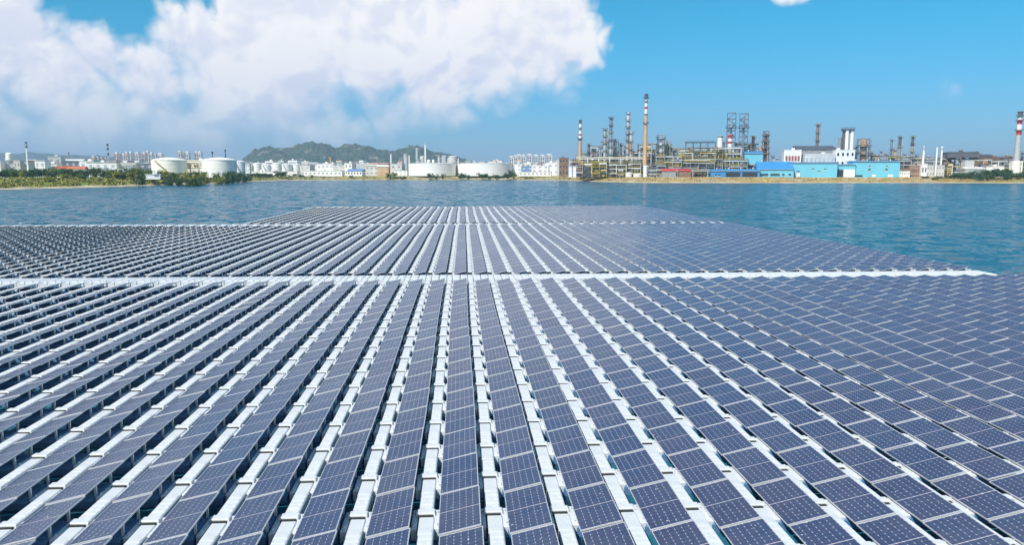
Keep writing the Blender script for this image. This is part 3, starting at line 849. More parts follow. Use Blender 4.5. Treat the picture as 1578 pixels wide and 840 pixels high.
def tank(label, px0, px1, D, ytop, m=WHITE, dome=1.5, stair=True, rail=True, name='storage_tank', stair_mat=None, rz=0.0):
    t = thing(name, label, 'tank', place((px0 + px1) / 2, D), rz)
    rr = wid(px1 - px0, D) / 2; H = height(ytop, D) - dome
    b = MB(); n = 40; k = 2
    prof = []
    for i in range(k + 1):
        z = H * i / k; prof.append((rr, z))
        if 0 < i < k: prof += [(rr, z + 0.05)]
    b.lathe(prof, n); b.build('shell', m, t)
    MB().lathe([(rr + 0.25, H + 0.004), (rr + 0.25, H + 0.3), (rr * 0.75, H + 0.3 + dome * 0.5), (rr * 0.4, H + 0.3 + dome * 0.85), (0.3, H + 0.3 + dome)], n).build('roof', m, t)
    for q in (1, 2, 3):
        z = H * q / 4; MB().lathe([(rr + 0.002, z), (rr + 0.05, z + 0.01), (rr + 0.05, z + 0.13), (rr + 0.002, z + 0.14)], n, cap=False).build('weld_seam', OFFW, t)
    if rail:
        b = MB(); z = H + 0.3
        for q in range(n):
            a, c = 2 * math.pi * q / n, 2 * math.pi * (q + 1) / n
            b.tube((rr * math.cos(a), rr * math.sin(a), z + 1), (rr * math.cos(c), rr * math.sin(c), z + 1), 0.07, 4)
            if q % 2 == 0: b.tube((rr * math.cos(a), rr * math.sin(a), z), (rr * math.cos(a), rr * math.sin(a), z + 1), 0.06, 4)
        b.build('railing', LGREY, t)
    if stair:
        b = MB(); steps = 34
        for q in range(steps):
            f = q / (steps - 1); a = R(-118 + 62 * (1 - f)); z = 0.4 + (H - 0.4) * f
            ca, sa = math.cos(a), math.sin(a)
            b.box((rr + 0.6) * ca - 0.55, (rr + 0.6) * ca + 0.55, (rr + 0.6) * sa - 0.5, (rr + 0.6) * sa + 0.5, z - 0.15, z)
            b.tube(((rr + 1.1) * ca, (rr + 1.1) * sa, z), ((rr + 1.1) * ca, (rr + 1.1) * sa, z + 1.1), 0.06, 4)
        b.build('stair', stair_mat or LGREY, t)
    return t

def building(label, px0, px1, D, ytop, wall=WHITE, roof=OFFW, depth=14, kind='flat', rise=1.5, rows=2, cols=None, win=WINDOW, name='building', cat='building', rz=None, winh=0.36, seed=0, z0=0.0, door=None, band=False):
    r = random.Random(seed + int(px0 * 7))
    t = thing(name, label, cat, place((px0 + px1) / 2, D), GRID * 0.5 if rz is None else rz)
    W = wid(px1 - px0, D); H = height(ytop, D); x0, x1 = -W / 2, W / 2; y0, y1 = -depth / 2, depth / 2
    wall_top = H - (rise if kind in ('gable', 'shed') else 0.5)
    MB().box(x0, x1, y0, y1, z0 - 0.2 if z0 == 0 else z0, wall_top).build('wall', wall, t)
    b = MB()
    if kind == 'gable':
        e = 0.6
        b.prism([(x0 - e, wall_top + 0.003), (x1 + e, wall_top + 0.003), (x1 + e, wall_top + 0.25), (x1 - W * 0.02, H), (x0 + W * 0.02, H), (x0 - e, wall_top + 0.25)], y0 - e, y1 + e) if W < depth else \
        b.v.extend([(x0 - e, y0 - e, wall_top + 0.003), (x1 + e, y0 - e, wall_top + 0.003), (x1 + e, y1 + e, wall_top + 0.003), (x0 - e, y1 + e, wall_top + 0.003), (x0 - e, 0, H), (x1 + e, 0, H)])
        if not (W < depth):
            for q in ((0, 1, 5, 4), (2, 3, 4, 5), (1, 2, 5), (3, 0, 4), (3, 2, 1, 0)): b.face(q)
    elif kind == 'shed':
        b.v.extend([(x0 - .4, y0 - .5, wall_top + 0.003), (x1 + .4, y0 - .5, wall_top + 0.003), (x1 + .4, y1 + .5, wall_top + 0.003), (x0 - .4, y1 + .5, wall_top + 0.003), (x0 - .4, y1 + .5, H), (x1 + .4, y1 + .5, H),
                    (x0 - .4, y0 - .5, wall_top + .3), (x1 + .4, y0 - .5, wall_top + .3)])
        for q in ((0, 1, 7, 6), (6, 7, 5, 4), (1, 2, 5, 7), (3, 0, 6, 4), (2, 3, 4, 5), (3, 2, 1, 0)): b.face(q)
    else:
        b.box(x0 - 0.25, x1 + 0.25, y0 - 0.25, y1 + 0.25, wall_top + 0.003, H)
    rf = b.build('roof', roof, t)
    if kind == 'flat' and W > 9:
        b = MB(); xx = r.uniform(x0 + 2, x1 - 4); b.box(xx, xx + 2.6, -1.5, 1.5, H + 0.003, H + 1.6); b.build('roof_hut', wall, rf)
    if rows:
        cols = cols or max(2, int(W / 5)); hh = (wall_top - z0) / rows
        for i in range(rows):
            zc = z0 + hh * (i + 0.55); wh = hh * winh
            if band:
                MB().box(x0 + W * 0.06, x1 - W * 0.06, y0 - 0.06, y0 + 0.1, zc - wh / 2, zc + wh / 2).build('window_band', win, t)
            else:
                for j in range(cols):
                    xc = x0 + W * (j + 0.5) / cols; ww = W / cols * 0.42
                    MB().box(xc - ww / 2, xc + ww / 2, y0 - 0.06, y0 + 0.1, zc - wh / 2, zc + wh / 2).build('window', win, t)
    if door:
        a, c, hd, m = door
        MB().box(x0 + W * a, x0 + W * c, y0 - 0.12, y0 + 0.12, 0, hd).build('door', m, t)
    return t

def highrise(label, px, D, ytop, w, wall=PINK, trim=WHITE, depth=16, group=None, strips=2):
    t = thing('apartment_tower', label, 'building', place(px, D), R(6), group)
    W = wid(w, D); H = height(ytop, D); x0, x1 = -W / 2, W / 2
    MB().box(x0, x1, -depth / 2, depth / 2, 0, H - 3).build('wall', wall, t)
    MB().box(x0 + W * 0.15, x1 - W * 0.15, -depth / 2 + 2, depth / 2 - 2, H - 3 + 0.003, H).build('roof_core', trim, t)
    for k in range(strips):
        xc = x0 + W * (k + 0.5) / strips + W * 0.12; b = MB()
        b.box(xc - W * 0.07, xc + W * 0.07, -depth / 2 - 0.5, -depth / 2 + 0.2, 1, H - 4); b.build('balcony_bay', trim, t)
    n = max(4, int(H / 9)); 
    for k in range(n):
        z = 2 + (H - 7) * k / n; MB().box(x0 + 0.4, x1 - 0.4, -depth / 2 - 0.15, -depth / 2 + 0.1, z, z + (H - 7) / n * 0.45).build('window_band', WINDOW, t)
    MB().box(x1 + 0.003, x1 + W * 0.10, -depth / 2 + 1, depth / 2 - 1, 0, H - 3.5).build('side_bay', trim, t)
    return t

def mast(label, px, D, ytop, w=2.0, m=LGREY, heads=((0, 3),), m2=DGREY):
    t = thing('floodlight_mast', label, 'mast', place(px, D), 0)
    H = height(ytop, D)
    MB().lathe([(0.75, 0), (0.32, H)], 8).build('pole', m, t)
    MB().cyl(0, 0, 0, 0.6, 1.2, 1.1, 8).build('footing', OFFW, t)
    for (dz, n) in heads:
        z = H - dz; b = MB()
        b.lathe([(0.5, z - 1.2), (wid(w, D) / 2, z - 0.9), (wid(w, D) / 2, z + 0.6), (0.5, z + 0.9)], 10)
        b.build('lamp_ring', m2, t)
    return t

# ------------------------------------------------------------------ the refinery (right half of the far shore)
D0 = 700
chimney('slim red and white banded chimney at the refinery edge above the pipe rack', 893.5, 740, 186, 4.0, 6.0,
        [(186, 191, DGREY), (191, 196, WHITE), (196, 201, BROWN), (201, 206, WHITE), (206, 209, RED), (209, 213, WHITE), (213, 216, BROWN)], ORANGE, rings=(214,))
chimney('tallest chimney, tan shaft with banded top and white foot', 993.5, 705, 146, 4.4, 6.6,
        [(146, 151, DGREY), (151, 155, WHITE), (155, 159, BROWN), (159, 164, WHITE), (164, 168, RED), (168, 175, WHITE), (175, 178, BROWN)], ORANGE, base=(255, WHITE), rings=(151, 190))
chimney('short red and white striped stack beside the twin lattice towers', 1123.5, 715, 209, 6.0, 6.0,
        [(209, 213.5, RED), (213.5, 217.5, WHITE), (217.5, 221.5, RED), (221.5, 226, WHITE)], LGREY, RED, ladder=False)
chimney('red and white ringed chimney with dark cap at the far right end', 1565, 680, 173, 6.5, 9.5,
        [(173, 179, DGREY), (179, 184, WHITE), (184, 191.5, RED), (191.5, 200, WHITE), (200, 208, RED)], LGREY, base=(248, CREAM), rings=(179, 186, 201))
chimney('plain white stack with grey foot right of the dark column', 1421.5, 705, 227, 2.8, 3.4, [(227, 232, LGREY)], WHITE, LGREY)
chimney('left white stack of the white pair', 1441.8, 705, 229, 2.3, 2.8, [(229, 233, WHITE)], WHITE, WHITE)
chimney('right white stack of the white pair', 1449.3, 707, 227.5, 2.4, 2.9, [(227.5, 231, LGREY)], WHITE, WHITE)
chimney('white short vent stack left of the striped stack', 1108, 720, 210, 7.5, 7.5, [(210, 212, BGREY)], WHITE, LGREY, ladder=False)

column('slim dark column right of the banded chimney', 907, 730, 221, 4.5, (GREY, DGREY), 4, 1)
column('pale column with dark platform head left of the tall grey column', 931.5, 730, 197, 6.5, (LGREY, LGREY, GREY), 6, 2)
column('tall grey column with crane head between pale columns', 940.5, 725, 179, 6.0, (GREY, LGREY, GREY, BGREY), 7, 3)
column('grey column shoulder beside the tall grey column', 946, 735, 214, 5.0, (GREY, LGREY), 4, 33)
column('short dark column left of the twin tall columns', 956, 730, 221, 4.5, (GREY, DGREY), 3, 4)
column('thin dark column at the foot of the twin tall columns', 962.5, 735, 223, 3.2, (DGREY, GREY), 3, 44)
column('tallest grey column of the twin tall columns', 966.5, 725, 172, 6.0, (LGREY, LGREY, GREY, LGREY), 8, 5)
column('pale column with reddish middle beside the tallest grey column', 971.5, 722, 203, 5.6, (WHITE, LGREY, PINK, LGREY), 5, 6)
column('stub brown column right of the twin tall columns', 974.5, 735, 233, 4.0, (BROWN, BROWN), 2, 66)
column('brown column behind the tallest chimney foot', 1000, 740, 220, 5.0, (BROWN, TAN), 3, 7)
column('dark slim column with platforms behind the blue sheds left group', 1159, 745, 209, 6.5, (BROWN, GREY, BROWN), 4, 8)
column('brown grey column with ladder rising behind the cyan sheds', 1257, 735, 190, 6.0, (LGREY, GREY, BROWN, BROWN), 6, 9)
column('thin grey column left of the tan footed column', 1371.5, 735, 214, 4.0, (LGREY, BGREY, BGREY), 4, 10)
column('dark headed column with tan lower half beside cyan shed end', 1384, 715, 209, 6.0, (TAN, TAN, GREY, DGREY), 4, 11)
column('dark column with platforms right of the tan footed column', 1403.5, 710, 209, 5.5, (LGREY, DGREY, GREY, DGREY), 5, 12)
column('short grey column near the white foot building', 1428, 730, 240, 4.0, (GREY, LGREY), 2, 13)
column('tan column standing at the base of the ringed chimney', 1556, 700, 240, 5.0, (TAN, BROWN), 2, 14)
column('brown column right of the ringed chimney', 1574, 705, 234, 5.0, (BROWN, GREY), 3, 15)
column('thin grey column beside the stub brown towers at far right', 1590, 705, 226, 5.0, (GREY, LGREY), 3, 16)

lattice('left one of the twin lattice towers', 1124.5, 735, 174, 12.5, m=BGREY, bays=11, plat=(197,), inner=(LGREY, 3.0, 184))
lattice('right one of the twin lattice towers', 1143.5, 735, 175, 12.5, m=BGREY, bays=11, plat=(197,), inner=(GREY, 3.4, 180))
lattice('dark tapering lattice tower behind the blue sheds', 1178, 745, 202, 13, 7.5, BROWN, 10, plat=(209, 219, 229, 238), inner=(BROWN, 5.0, 206))
lattice('square steel frame tower holding a tan furnace drum', 1328.5, 735, 214, 17, m=GREY, bays=6, plat=(226, 238), inner=(TAN, 9.5, 215))
lattice('pale steel tower with vessel right of the tallest chimney', 1017.5, 725, 208, 10, m=LGREY, bays=8, plat=(214, 224, 235), inner=(WHITE, 5.0, 211))
lattice('small pale derrick leaning on the olive structure', 1029, 730, 216, 9, 4.5, LGREY, 7, plat=(228,), inner=(OLIVE, 3.0, 222))

# process structures, back row first
process_unit('cluttered grey unit with tanks behind the pipe rack', 911, 932, 745, 226, 4, 12, GREY, OLIVE, (LGREY, GREY, DGREY, TAN), 21, 0.25)
process_unit('steel frame unit round the pale columns', 925, 951, 738, 218, 6, 10, LGREY, GREY, (LGREY, GREY, WHITE, OLIVE), 22, 0.3)
process_unit('olive frame unit at the foot of the tallest chimney', 983, 1004, 735, 224, 5, 12, OLIVE, OLIVE, (OLIVE, GREY, LGREY, BROWN), 23, 0.3)
process_unit('tall grey unit right of the tallest chimney', 1006, 1034, 740, 222, 6, 12, GREY, LGREY, (LGREY, WHITE, GREY, OLIVE), 24, 0.4)
process_unit('stepped pale unit left of the long olive deck', 1030, 1056, 742, 232, 4, 12, LGREY, OLIVE, (LGREY, WHITE, OLIVE, BGREY), 25, 0.4)
process_unit('high steel gantry row on top of the long olive deck', 1056, 1100, 738, 219, 3, 10, BGREY, BGREY, (BGREY, DGREY), 26, 0.0, pipes=1)
process_unit('long olive decked unit under the steel gantry row', 1046, 1112, 722, 234, 4, 14, OLIVE, OLIVE, (OLIVE, GREY, LGREY, BROWN, YELLOW), 27)
process_unit('yellow topped unit beneath the twin lattice towers', 1096, 1140, 718, 227, 5, 14, LGREY, YELLOW, (LGREY, WHITE, OLIVE, YELLOW, BROWN), 28, 0.15)
process_unit('brown clad unit behind the small blue shed', 1134, 1166, 745, 222, 5, 12, BROWN, GREY, (BROWN, GREY, DGREY, LGREY), 29, 0.35)
process_unit('dark low unit behind the cyan shed roof', 1340, 1378, 742, 240, 3, 12, DGREY, BROWN, (RED, GREY, BGREY, DGREY), 30, 0.4)
process_unit('grey brown unit right of the cyan shed', 1378, 1412, 725, 244, 4, 12, GREY, BROWN, (LGREY, GREY, TAN, DGREY), 31, 0.3)
process_unit('pale cluttered unit behind the white stacks', 1408, 1442, 735, 246, 3, 12, LGREY, OFFW, (LGREY, OFFW, GREY, TAN), 32, 0.3)
process_unit('orange yellow stair unit left of the dark roofed frame', 1452, 1464, 712, 252, 4, 10, YELLOW, TAN, (TAN, YELLOW, ORANGE), 34, 0.2)
process_unit('dark roofed furnace frame with orange ducts', 1462, 1500, 715, 236, 4, 14, DGREY, DGREY, (ORANGE, DGREY, BROWN, LGREY, TAN), 35)
process_unit('brown hipped furnace unit right of the dark roofed frame', 1504, 1522, 720, 240, 3, 14, BROWN, BROWN, (TAN, BROWN, GREY), 36, 0.2)
process_unit('low brown gantry unit before the ringed chimney', 1520, 1552, 725, 243, 3, 12, BROWN, BROWN, (TAN, LGREY, BROWN, BGREY), 37, 0.2)
process_unit('grey blue unit left of the ringed chimney foot', 1544, 1562, 708, 244, 4, 10, BGREY, LGREY, (WHITE, BGREY, LGREY), 38, 0.2)
process_unit('rusty unit at the far right picture edge', 1567, 1600, 700, 246, 3, 10, BROWN, BROWN, (TAN, LGREY, BROWN, WHITE), 39, 0.2)
t = building('broad dark canopy roof over the furnace frame', 1457, 1499, 714, 234.5, DGREY, DGREY, 18, rows=0, name='furnace_canopy', cat='canopy', rz=GRID, z0=height(243, 714))
t = building('dark hipped canopy over the brown furnace unit', 1505, 1521, 718, 238.5, BROWN, DGREY, 14, 'gable', 2.2, 0, name='furnace_canopy', cat='canopy', rz=GRID, z0=height(246, 718))
t = building('long brown canopy over the low gantry unit', 1521, 1551, 722, 242.5, BROWN, BROWN, 12, rows=0, name='furnace_canopy', cat='canopy', rz=GRID, z0=height(247, 722))
# front row
process_unit('red footed low unit at the refinery corner', 880, 900, 715, 247, 3, 10, BROWN, BROWN, (RED, BROWN, GREY, TAN), 40, 0.3)
process_unit('grey olive unit under the left pipe rack', 898, 928, 712, 251, 3, 8, GREY, OLIVE, (GREY, LGREY, WHITE, OLIVE, DGREY), 41)
process_unit('olive yellow unit below the pale columns', 914, 936, 707, 250, 3, 8, OLIVE, YELLOW, (OLIVE, YELLOW, BROWN), 42)
process_unit('grey green unit between the pipe rack and the shore', 936, 966, 708, 252, 3, 8, GREY, OLIVE, (LGREY, GREY, DGREY, OLIVE), 43)
process_unit('olive unit with sloping ducts left of the white chimney foot', 962, 988, 706, 250, 3, 8, OLIVE, OLIVE, (OLIVE, YELLOW, TAN, GREY), 44)
process_unit('grey unit right of the white chimney foot', 1000, 1026, 708, 254, 3, 8, LGREY, GREY, (LGREY, GREY, WHITE), 45)
process_unit('yellow piped unit above the red roofed sheds', 1012, 1050, 716, 240, 4, 10, GREY, YELLOW, (YELLOW, OLIVE, GREY, LGREY), 46, 0.15)
process_unit('dark cluttered low unit beside the low blue shed', 1040, 1100, 712, 250, 3, 10, GREY, OLIVE, (GREY, DGREY, LGREY, BROWN, TAN), 47)
process_unit('grey white unit over the low blue shed', 1098, 1150, 714, 246, 3, 10, LGREY, OLIVE, (LGREY, WHITE, GREY, OLIVE, BROWN), 48)
process_unit('low olive unit under the small blue shed', 1146, 1176, 712, 254, 2, 10, OLIVE, TAN, (OLIVE, TAN, YELLOW), 49)
pipe_rack('long white pipe rack across the left refinery front', 889, 990, 720, (243, 251), WHITE, 51)
pipe_rack('grey pipe rack on tall trestles right of the chimney', 1000, 1112, 704, (262,), LGREY, 52, 4, 12)
pipe_rack('olive pipe rack behind the red roofed sheds', 1008, 1100, 718, (247, 256), OLIVE, 53, 6, 10)

def small_thing_box(name, label, cat, px0, px1, D, ytop, m, legs=0, **kw): return building(label, px0, px1, D, ytop, m, m, kw.pop('depth', 6), rows=0, name=name, cat=cat, **kw)
building('low shed with dark red roof on the beach front', 1020, 1041, 694, 260, GREY, RED, 8, 'gable', 2.0, 0, None, DARK, 'shed', 'shed')
building('low shed with bright red roof right of the dark red one', 1046, 1064, 694, 260.5, BROWN, RED, 8, 'gable', 1.6, 0, None, DARK, 'shed', 'shed')
for i, px in enumerate((879, 885.5)):
    t = building('%s white concrete pylon at the refinery corner' % ('left' if i == 0 else 'right'), px - 2.6, px + 2.6, 700, 256, WHITE, WHITE, 5, rows=0, name='concrete_pylon', cat='pylon')
t = tank('small white pressure drum tank left of the white chimney foot', 964, 974, 700, 266, WHITE, 1.0, False, False)
t = tank('small white squat tank close to the white chimney foot', 976, 989, 698, 268, WHITE, 0.8, False, False)

EX = [(884, 252, 3), (903, 236, 3), (913, 230, 3.4), (919, 233, 3), (924, 226, 3.6), (950, 231, 3.2), (952.5, 238, 3), (980, 236, 3.2), (985, 229, 3.4), (1006, 231, 3.6), (1012, 224, 3.4), (1023, 220, 3.6), (1034, 226, 3.2), (1039, 232, 3), (1044, 229, 3.2), (1051, 236, 3),
      (1064, 229, 3), (1078, 226, 3), (1090, 228, 3.2), (1103, 224, 3), (1114, 218, 3.2), (1132, 220, 3.4), (1153, 222, 3.6), (1166, 228, 3.4), (1190, 240, 3), (1197, 243, 2.8), (1316, 226, 3), (1342, 234, 3), (1349, 238, 2.8), (1356, 232, 2.8), (1364, 236, 3), (1377, 230, 3.2), (1392, 236, 3.4),
      (1397, 240, 3), (1411, 238, 3), (1433, 244, 2.8), (1455, 246, 3), (1478, 232, 2.6), (1508, 236, 2.8), (1529, 240, 3), (1538, 243, 3), (1549, 238, 3.2), (1570, 242, 3)]
for k, (px, yt, w_) in enumerate(EX):
    rr_ = random.Random(k * 5 + 2); m1, m2 = pick(rr_, (LGREY, GREY, BROWN, OLIVE, WHITE, DGREY)), pick(rr_, (LGREY, GREY, DGREY, TAN))
    column('slim process column, %s from the left among the smaller ones' % ordw(k + 1), px, rr_.uniform(728, 760), yt, w_, (m1, m2), 3, 200 + k)
EU = [(1380, 1400, 712, 246, 4, GREY, BROWN), (1402, 1420, 716, 242, 5, LGREY, BROWN), (1424, 1446, 716, 247, 4, LGREY, GREY), (1446, 1466, 722, 243, 4, GREY, BROWN), (1500, 1522, 708, 245, 4, BROWN, TAN), (1522, 1546, 706, 247, 4, GREY, BROWN), (1544, 1560, 700, 250, 3, BGREY, LGREY), (1230, 1290, 738, 228, 4, GREY, DGREY), (886, 930, 760, 238, 4, GREY, OLIVE), (930, 985, 765, 234, 4, GREY, LGREY), (1000, 1060, 770, 230, 5, GREY, OLIVE), (1060, 1120, 765, 228, 5, OLIVE, GREY), (1120, 1176, 768, 226, 5, GREY, BROWN), (1330, 1385, 765, 240, 4, GREY, BROWN),
      (1384, 1440, 762, 243, 4, BROWN, GREY), (1438, 1470, 760, 246, 4, GREY, TAN), (1496, 1560, 760, 242, 4, BROWN, GREY)]
for k, (a_, c_, D, yt, lv_, f1, f2) in enumerate(sorted(EU)):
    process_unit('tangled pipework unit, %s from the left among the rear refinery units' % ordw(k + 1), a_, c_, D, yt, lv_, 12, f1, f2, (LGREY, GREY, BROWN, OLIVE, WHITE, TAN), 300 + k, 0.35, pipes=5)
# sheds of blue and cyan sheeting
def sheet_shed(label, px0, px1, D, ytop, depth, wall, roof, rise=2.0, kind='shed', opens=(), wins=(), ribs=True, name='sheet_shed'):
    t = thing(name, label, 'shed', place((px0 + px1) / 2, D), GRID * 0.75)
    W = wid(px1 - px0, D); H = height(ytop, D); x0, x1, y0, y1 = -W / 2, W / 2, -depth / 2, depth / 2; wt = H - rise
    MB().box(x0, x1, y0, y1, -0.4, wt).build('wall', wall, t)
    b = MB()
    b.v.extend([(x0 - .4, y0 - .6, wt + .003), (x1 + .4, y0 - .6, wt + .003), (x1 + .4, y1 + .6, wt + .003), (x0 - .4, y1 + .6, wt + .003), (x0 - .4, y0 - .6, wt + .35), (x1 + .4, y0 - .6, wt + .35), (x1 + .4, 0, H), (x0 - .4, 0, H),
                (x1 + .4, y1 + .6, wt + .35), (x0 - .4, y1 + .6, wt + .35)])
    for q in ((0, 1, 5, 4), (4, 5, 6, 7), (7, 6, 8, 9), (2, 3, 9, 8), (1, 2, 8, 6, 5), (3, 0, 4, 7, 9), (3, 2, 1, 0)): b.face(q)
    rf = b.build('roof', roof, t)
    for k in range(max(2, int(W / 9))):
        x = x0 + W * (k + 0.5) / max(2, int(W / 9)); MB().lathe([(0.45, H - 0.3), (0.45, H + 0.5), (0.75, H + 0.55), (0.5, H + 1.1), (0.1, H + 1.25)], 8, x, 0).build('roof_vent', LGREY, rf)
    MB().box(x0, x1, y0 - 0.85, y0 - 0.62, wt + 0.02, wt + 0.26).build('gutter', LGREY, rf)
    if ribs:
        n = max(3, int(W / 4))
        for k in range(n + 1):
            x = x0 + W * k / n; MB().box(x - 0.09, x + 0.09, y0 - 0.10, y0 + 0.05, 0, wt - 0.05).build('wall_rib', wall, t)
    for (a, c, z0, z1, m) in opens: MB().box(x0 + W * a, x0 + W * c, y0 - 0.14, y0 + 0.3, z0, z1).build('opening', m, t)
    for (a, z0, z1, ww) in wins:
        xx = x0 + W * a; wf = MB().box(xx - ww / 2, xx + ww / 2, y0 - 0.16, y0 + 0.2, z0, z1).build('window', WINDOW, t)
        MB().box(xx - ww / 2 - 0.2, xx + ww / 2 + 0.2, y0 - 0.22, y0 - 0.1, z0 - 0.35, z0 - 0.003).build('sill', WHITE, wf)
    return t
sheet_shed('low deep blue shed with wide dark openings on the beach', 1096.5, 1168, 690, 260.5, 16, SHEDB, SHEDB, 1.8, opens=((0.30, 0.60, 0.3, 4.0, DARK), (0.64, 0.95, 0.3, 4.0, DARK)), wins=((0.10, 0.8, 2.6, 1.6), (0.17, 0.8, 2.6, 1.6)))
sheet_shed('cyan shed under a tall sloping deep blue roof', 1166, 1218, 692, 249, 26, SHEDW, SHEDB, 7.2, opens=((0.04, 0.30, 1.0, 3.2, WINDOW), (0.36, 0.62, 1.0, 3.2, WINDOW)), wins=((0.72, 1, 3, 2.0), (0.9, 1, 3, 2.0)))
sheet_shed('long cyan shed in the middle of the blue shed row', 1215, 1284, 690, 249.5, 20, SHEDW, SHEDB, 1.0, opens=((0.16, 0.23, 0.2, 3.4, WHITE),), wins=((0.19, 4.2, 5.4, 2.4), (0.5, 6.5, 7.5, 2.2), (0.62, 4.5, 5.4, 2.6), (0.75, 6.5, 7.5, 2.0)))
sheet_shed('low cyan shed with dark gateway and white wall piece', 1277, 1313, 689, 252.5, 18, SHEDW, SHEDB, 1.0, opens=((0.12, 0.52, 0.1, 6.4, DARK), (0.55, 0.98, 0.1, 6.6, WHITE)), ribs=False)
sheet_shed('cyan shed with two window stacks at the right end of the row', 1311, 1377.5, 688, 247.5, 24, SHEDW, SHEDB, 1.0, opens=((0.05, 0.22, 0.3, 1.8, DARK), (0.42, 0.50, 0.3, 2.2, WHITE), (0.76, 0.86, 0.3, 2.2, WHITE)),
           wins=((0.36, 5.6, 7.4, 1.8), (0.36, 9.0, 10.0, 1.5), (0.72, 5.6, 7.4, 1.8), (0.72, 8.8, 9.8, 1.5)))
t = sheet_shed('small cyan shed showing above the olive unit', 1146, 1172, 722, 233, 16, SHEDW, SHEDB, 2.2)
# halls behind the sheds
hall = building('white hall with red doors behind the blue roof', 1206, 1231, 715, 231, WHITE, WHITE, 14, rows=0, z0=0, rz=GRID * 0.75)
W = wid(22, 708)
for k in range(5):
    x = -W / 2 + W * (k + 0.5) / 5; MB().box(x - W * 0.07, x + W * 0.07, -7.2, -6.9, height(248, 708), height(240, 708)).build('door', RED if k % 2 else BROWN, hall)
building('dark roofed grey hall behind the long cyan shed', 1226, 1284, 725, 224, GREY, DGREY, 20, 'shed', 4.5, 0, name='hall')
building('white low hall below the dark roof', 1238, 1282, 706, 237, OFFW, WHITE, 10, rows=1, cols=7, win=LGREY, winh=0.6, name='hall')
building('white block with dark windows under the silos', 1284, 1312, 708, 231, WHITE, WHITE, 12, rows=3, cols=4, win=DARK, name='hall')
t = thing('silo_block', 'white and grey silo block under a dark cap', 'silo', place(1301, 722), GRID)
Hs = height(198.5, 722)
for k, (dx, dy, mm) in enumerate(((-8.0, 1, GREY), (-3.4, -2.0, DGREY), (0.6, -3.0, WHITE), (4.6, -1.0, GREY), (8.0, -2.2, WHITE))):
    MB().lathe([(wid(5.2, 722) / 2, 0), (wid(5.2, 722) / 2, Hs - 1.5 - (6 if k == 0 else 0))], 14, wid(dx, 722), dy).build('silo', mm, t)
b = MB(); b.box(wid(-7, 722), wid(11, 722), -5, 5, Hs - 1.5 + 0.003, Hs); rails(b, wid(-7, 722), wid(11, 722), -5, 5, Hs); b.build('cap_deck', DGREY, t)
building('white slab building at the foot of the white stack', 1417, 1425.5, 700, 252, WHITE, WHITE, 8, rows=1, cols=2, win=DARK)
building('beige low building right of the cyan shed end', 1380, 1398, 703, 259, CREAM, BROWN, 12, 'gable', 2.0, 1, 6, GREY)
building('brownish clad building between the dark column and white stack', 1397, 1416, 706, 254, BROWN, OFFW, 12, rows=2, cols=7, win=TAN)
building('pale grey workshop behind the white slab', 1424, 1450, 712, 254, OFFW, LGREY, 12, rows=2, cols=6, win=GREY)
building('white block under the dark furnace frame', 1483, 1496, 705, 247, OFFW, OFFW, 10, rows=3, cols=4, win=LGREY)
building('pale grey hall in front of the furnace frame', 1484, 1512, 695, 257, LGREY, OFFW, 10, 'gable', 2.0, 0)
building('white low roofed block beside the brown gantry', 1516, 1542, 700, 256, WHITE, OFFW, 10, rows=1, cols=6, win=LGREY)
building('cream footed block at the ringed chimney', 1558, 1571, 690, 248, CREAM, CREAM, 8, rows=3, cols=2, win=BROWN)

# ------------------------------------------------------------------ middle of the far shore
DM = 900
tank('broad flat white tank left of the bare gap, nearest the palms', 630, 703, 900, 251.5, WHITE, 0.6, False)
tank('broad flat white tank right of the bare gap', 705, 790, 905, 251.5, WHITE, 0.6, False)
for i, (px, yt, w_, D) in enumerate(((383, 252, 12, 905), (396.5, 251, 13, 910), (411, 253, 14, 900), (427, 251, 14, 915), (442, 252, 14, 905), (457, 252.5, 12, 910))):
    tank('white upright tank, %s from the left in the row before the hill' % ordw(i + 1), px - w_ / 2, px + w_ / 2, D, yt, WHITE, 1.2, i % 2 == 0, True)
MIDB = [(466, 482, 254, OFFW, 'grey white works building right of the upright tanks', 'flat'), (478, 494, 250, WHITE, 'pale gabled works hall with cream tower', 'gable'), (492, 518, 252, WHITE, 'long white hall in front of the hill middle', 'flat'),
        (516, 534, 254, OFFW, 'small white block left of the blue roofed hall', 'flat'), (534, 546, 251, WHITE, 'narrow white block behind the blue roofed hall', 'flat'), (552, 568, 252, LGREY, 'grey hall with flat roof right of the blue roof', 'flat'),
        (566, 586, 253, OFFW, 'buff shed row with pinkish roofs', 'gable'), (584, 602, 254, TAN, 'tan open shed with dark roof', 'gable'), (604, 622, 252.5, OFFW, 'pale hall left of the broad tank', 'flat'), (610, 630, 262, WHITE, 'low white gatehouse at the broad tank', 'flat'),
        (700, 712, 255, TAN, 'small rusty pump house between the two broad tanks', 'flat'), (788, 806, 252, WHITE, 'white block right of the broad tanks', 'flat'), (804, 822, 256, BLUEROOF, 'dark blue grey works building with glazed front', 'flat'),
        (820, 846, 255, WHITE, 'low white works building near the refinery', 'flat'), (844, 862, 250, WHITE, 'white hall with dark roof plant', 'flat'), (858, 882, 246, OFFW, 'pale stepped building at the refinery corner', 'flat')]
for k, (a, c, yt, m, lab, kd) in enumerate(MIDB):
    building(lab, a, c, 900 + (k * 37) % 40, yt, m, pick(random.Random(k), (OFFW, LGREY, WHITE, GREY)), 16, kd, 2.2, 2 + k % 2, None, pick(random.Random(k + 3), (LGREY, GREY, LGREY)), seed=k)
building('blue roofed open hall at the shore', 538, 561, 885, 260, WHITE, BLUEROOF, 14, 'gable', 2.6, 1, 5, DARK)
building('pinkish roofed shed beyond the hill foot', 570, 600, 985, 250.5, OFFW, PINK, 14, 'gable', 2.0, 0)
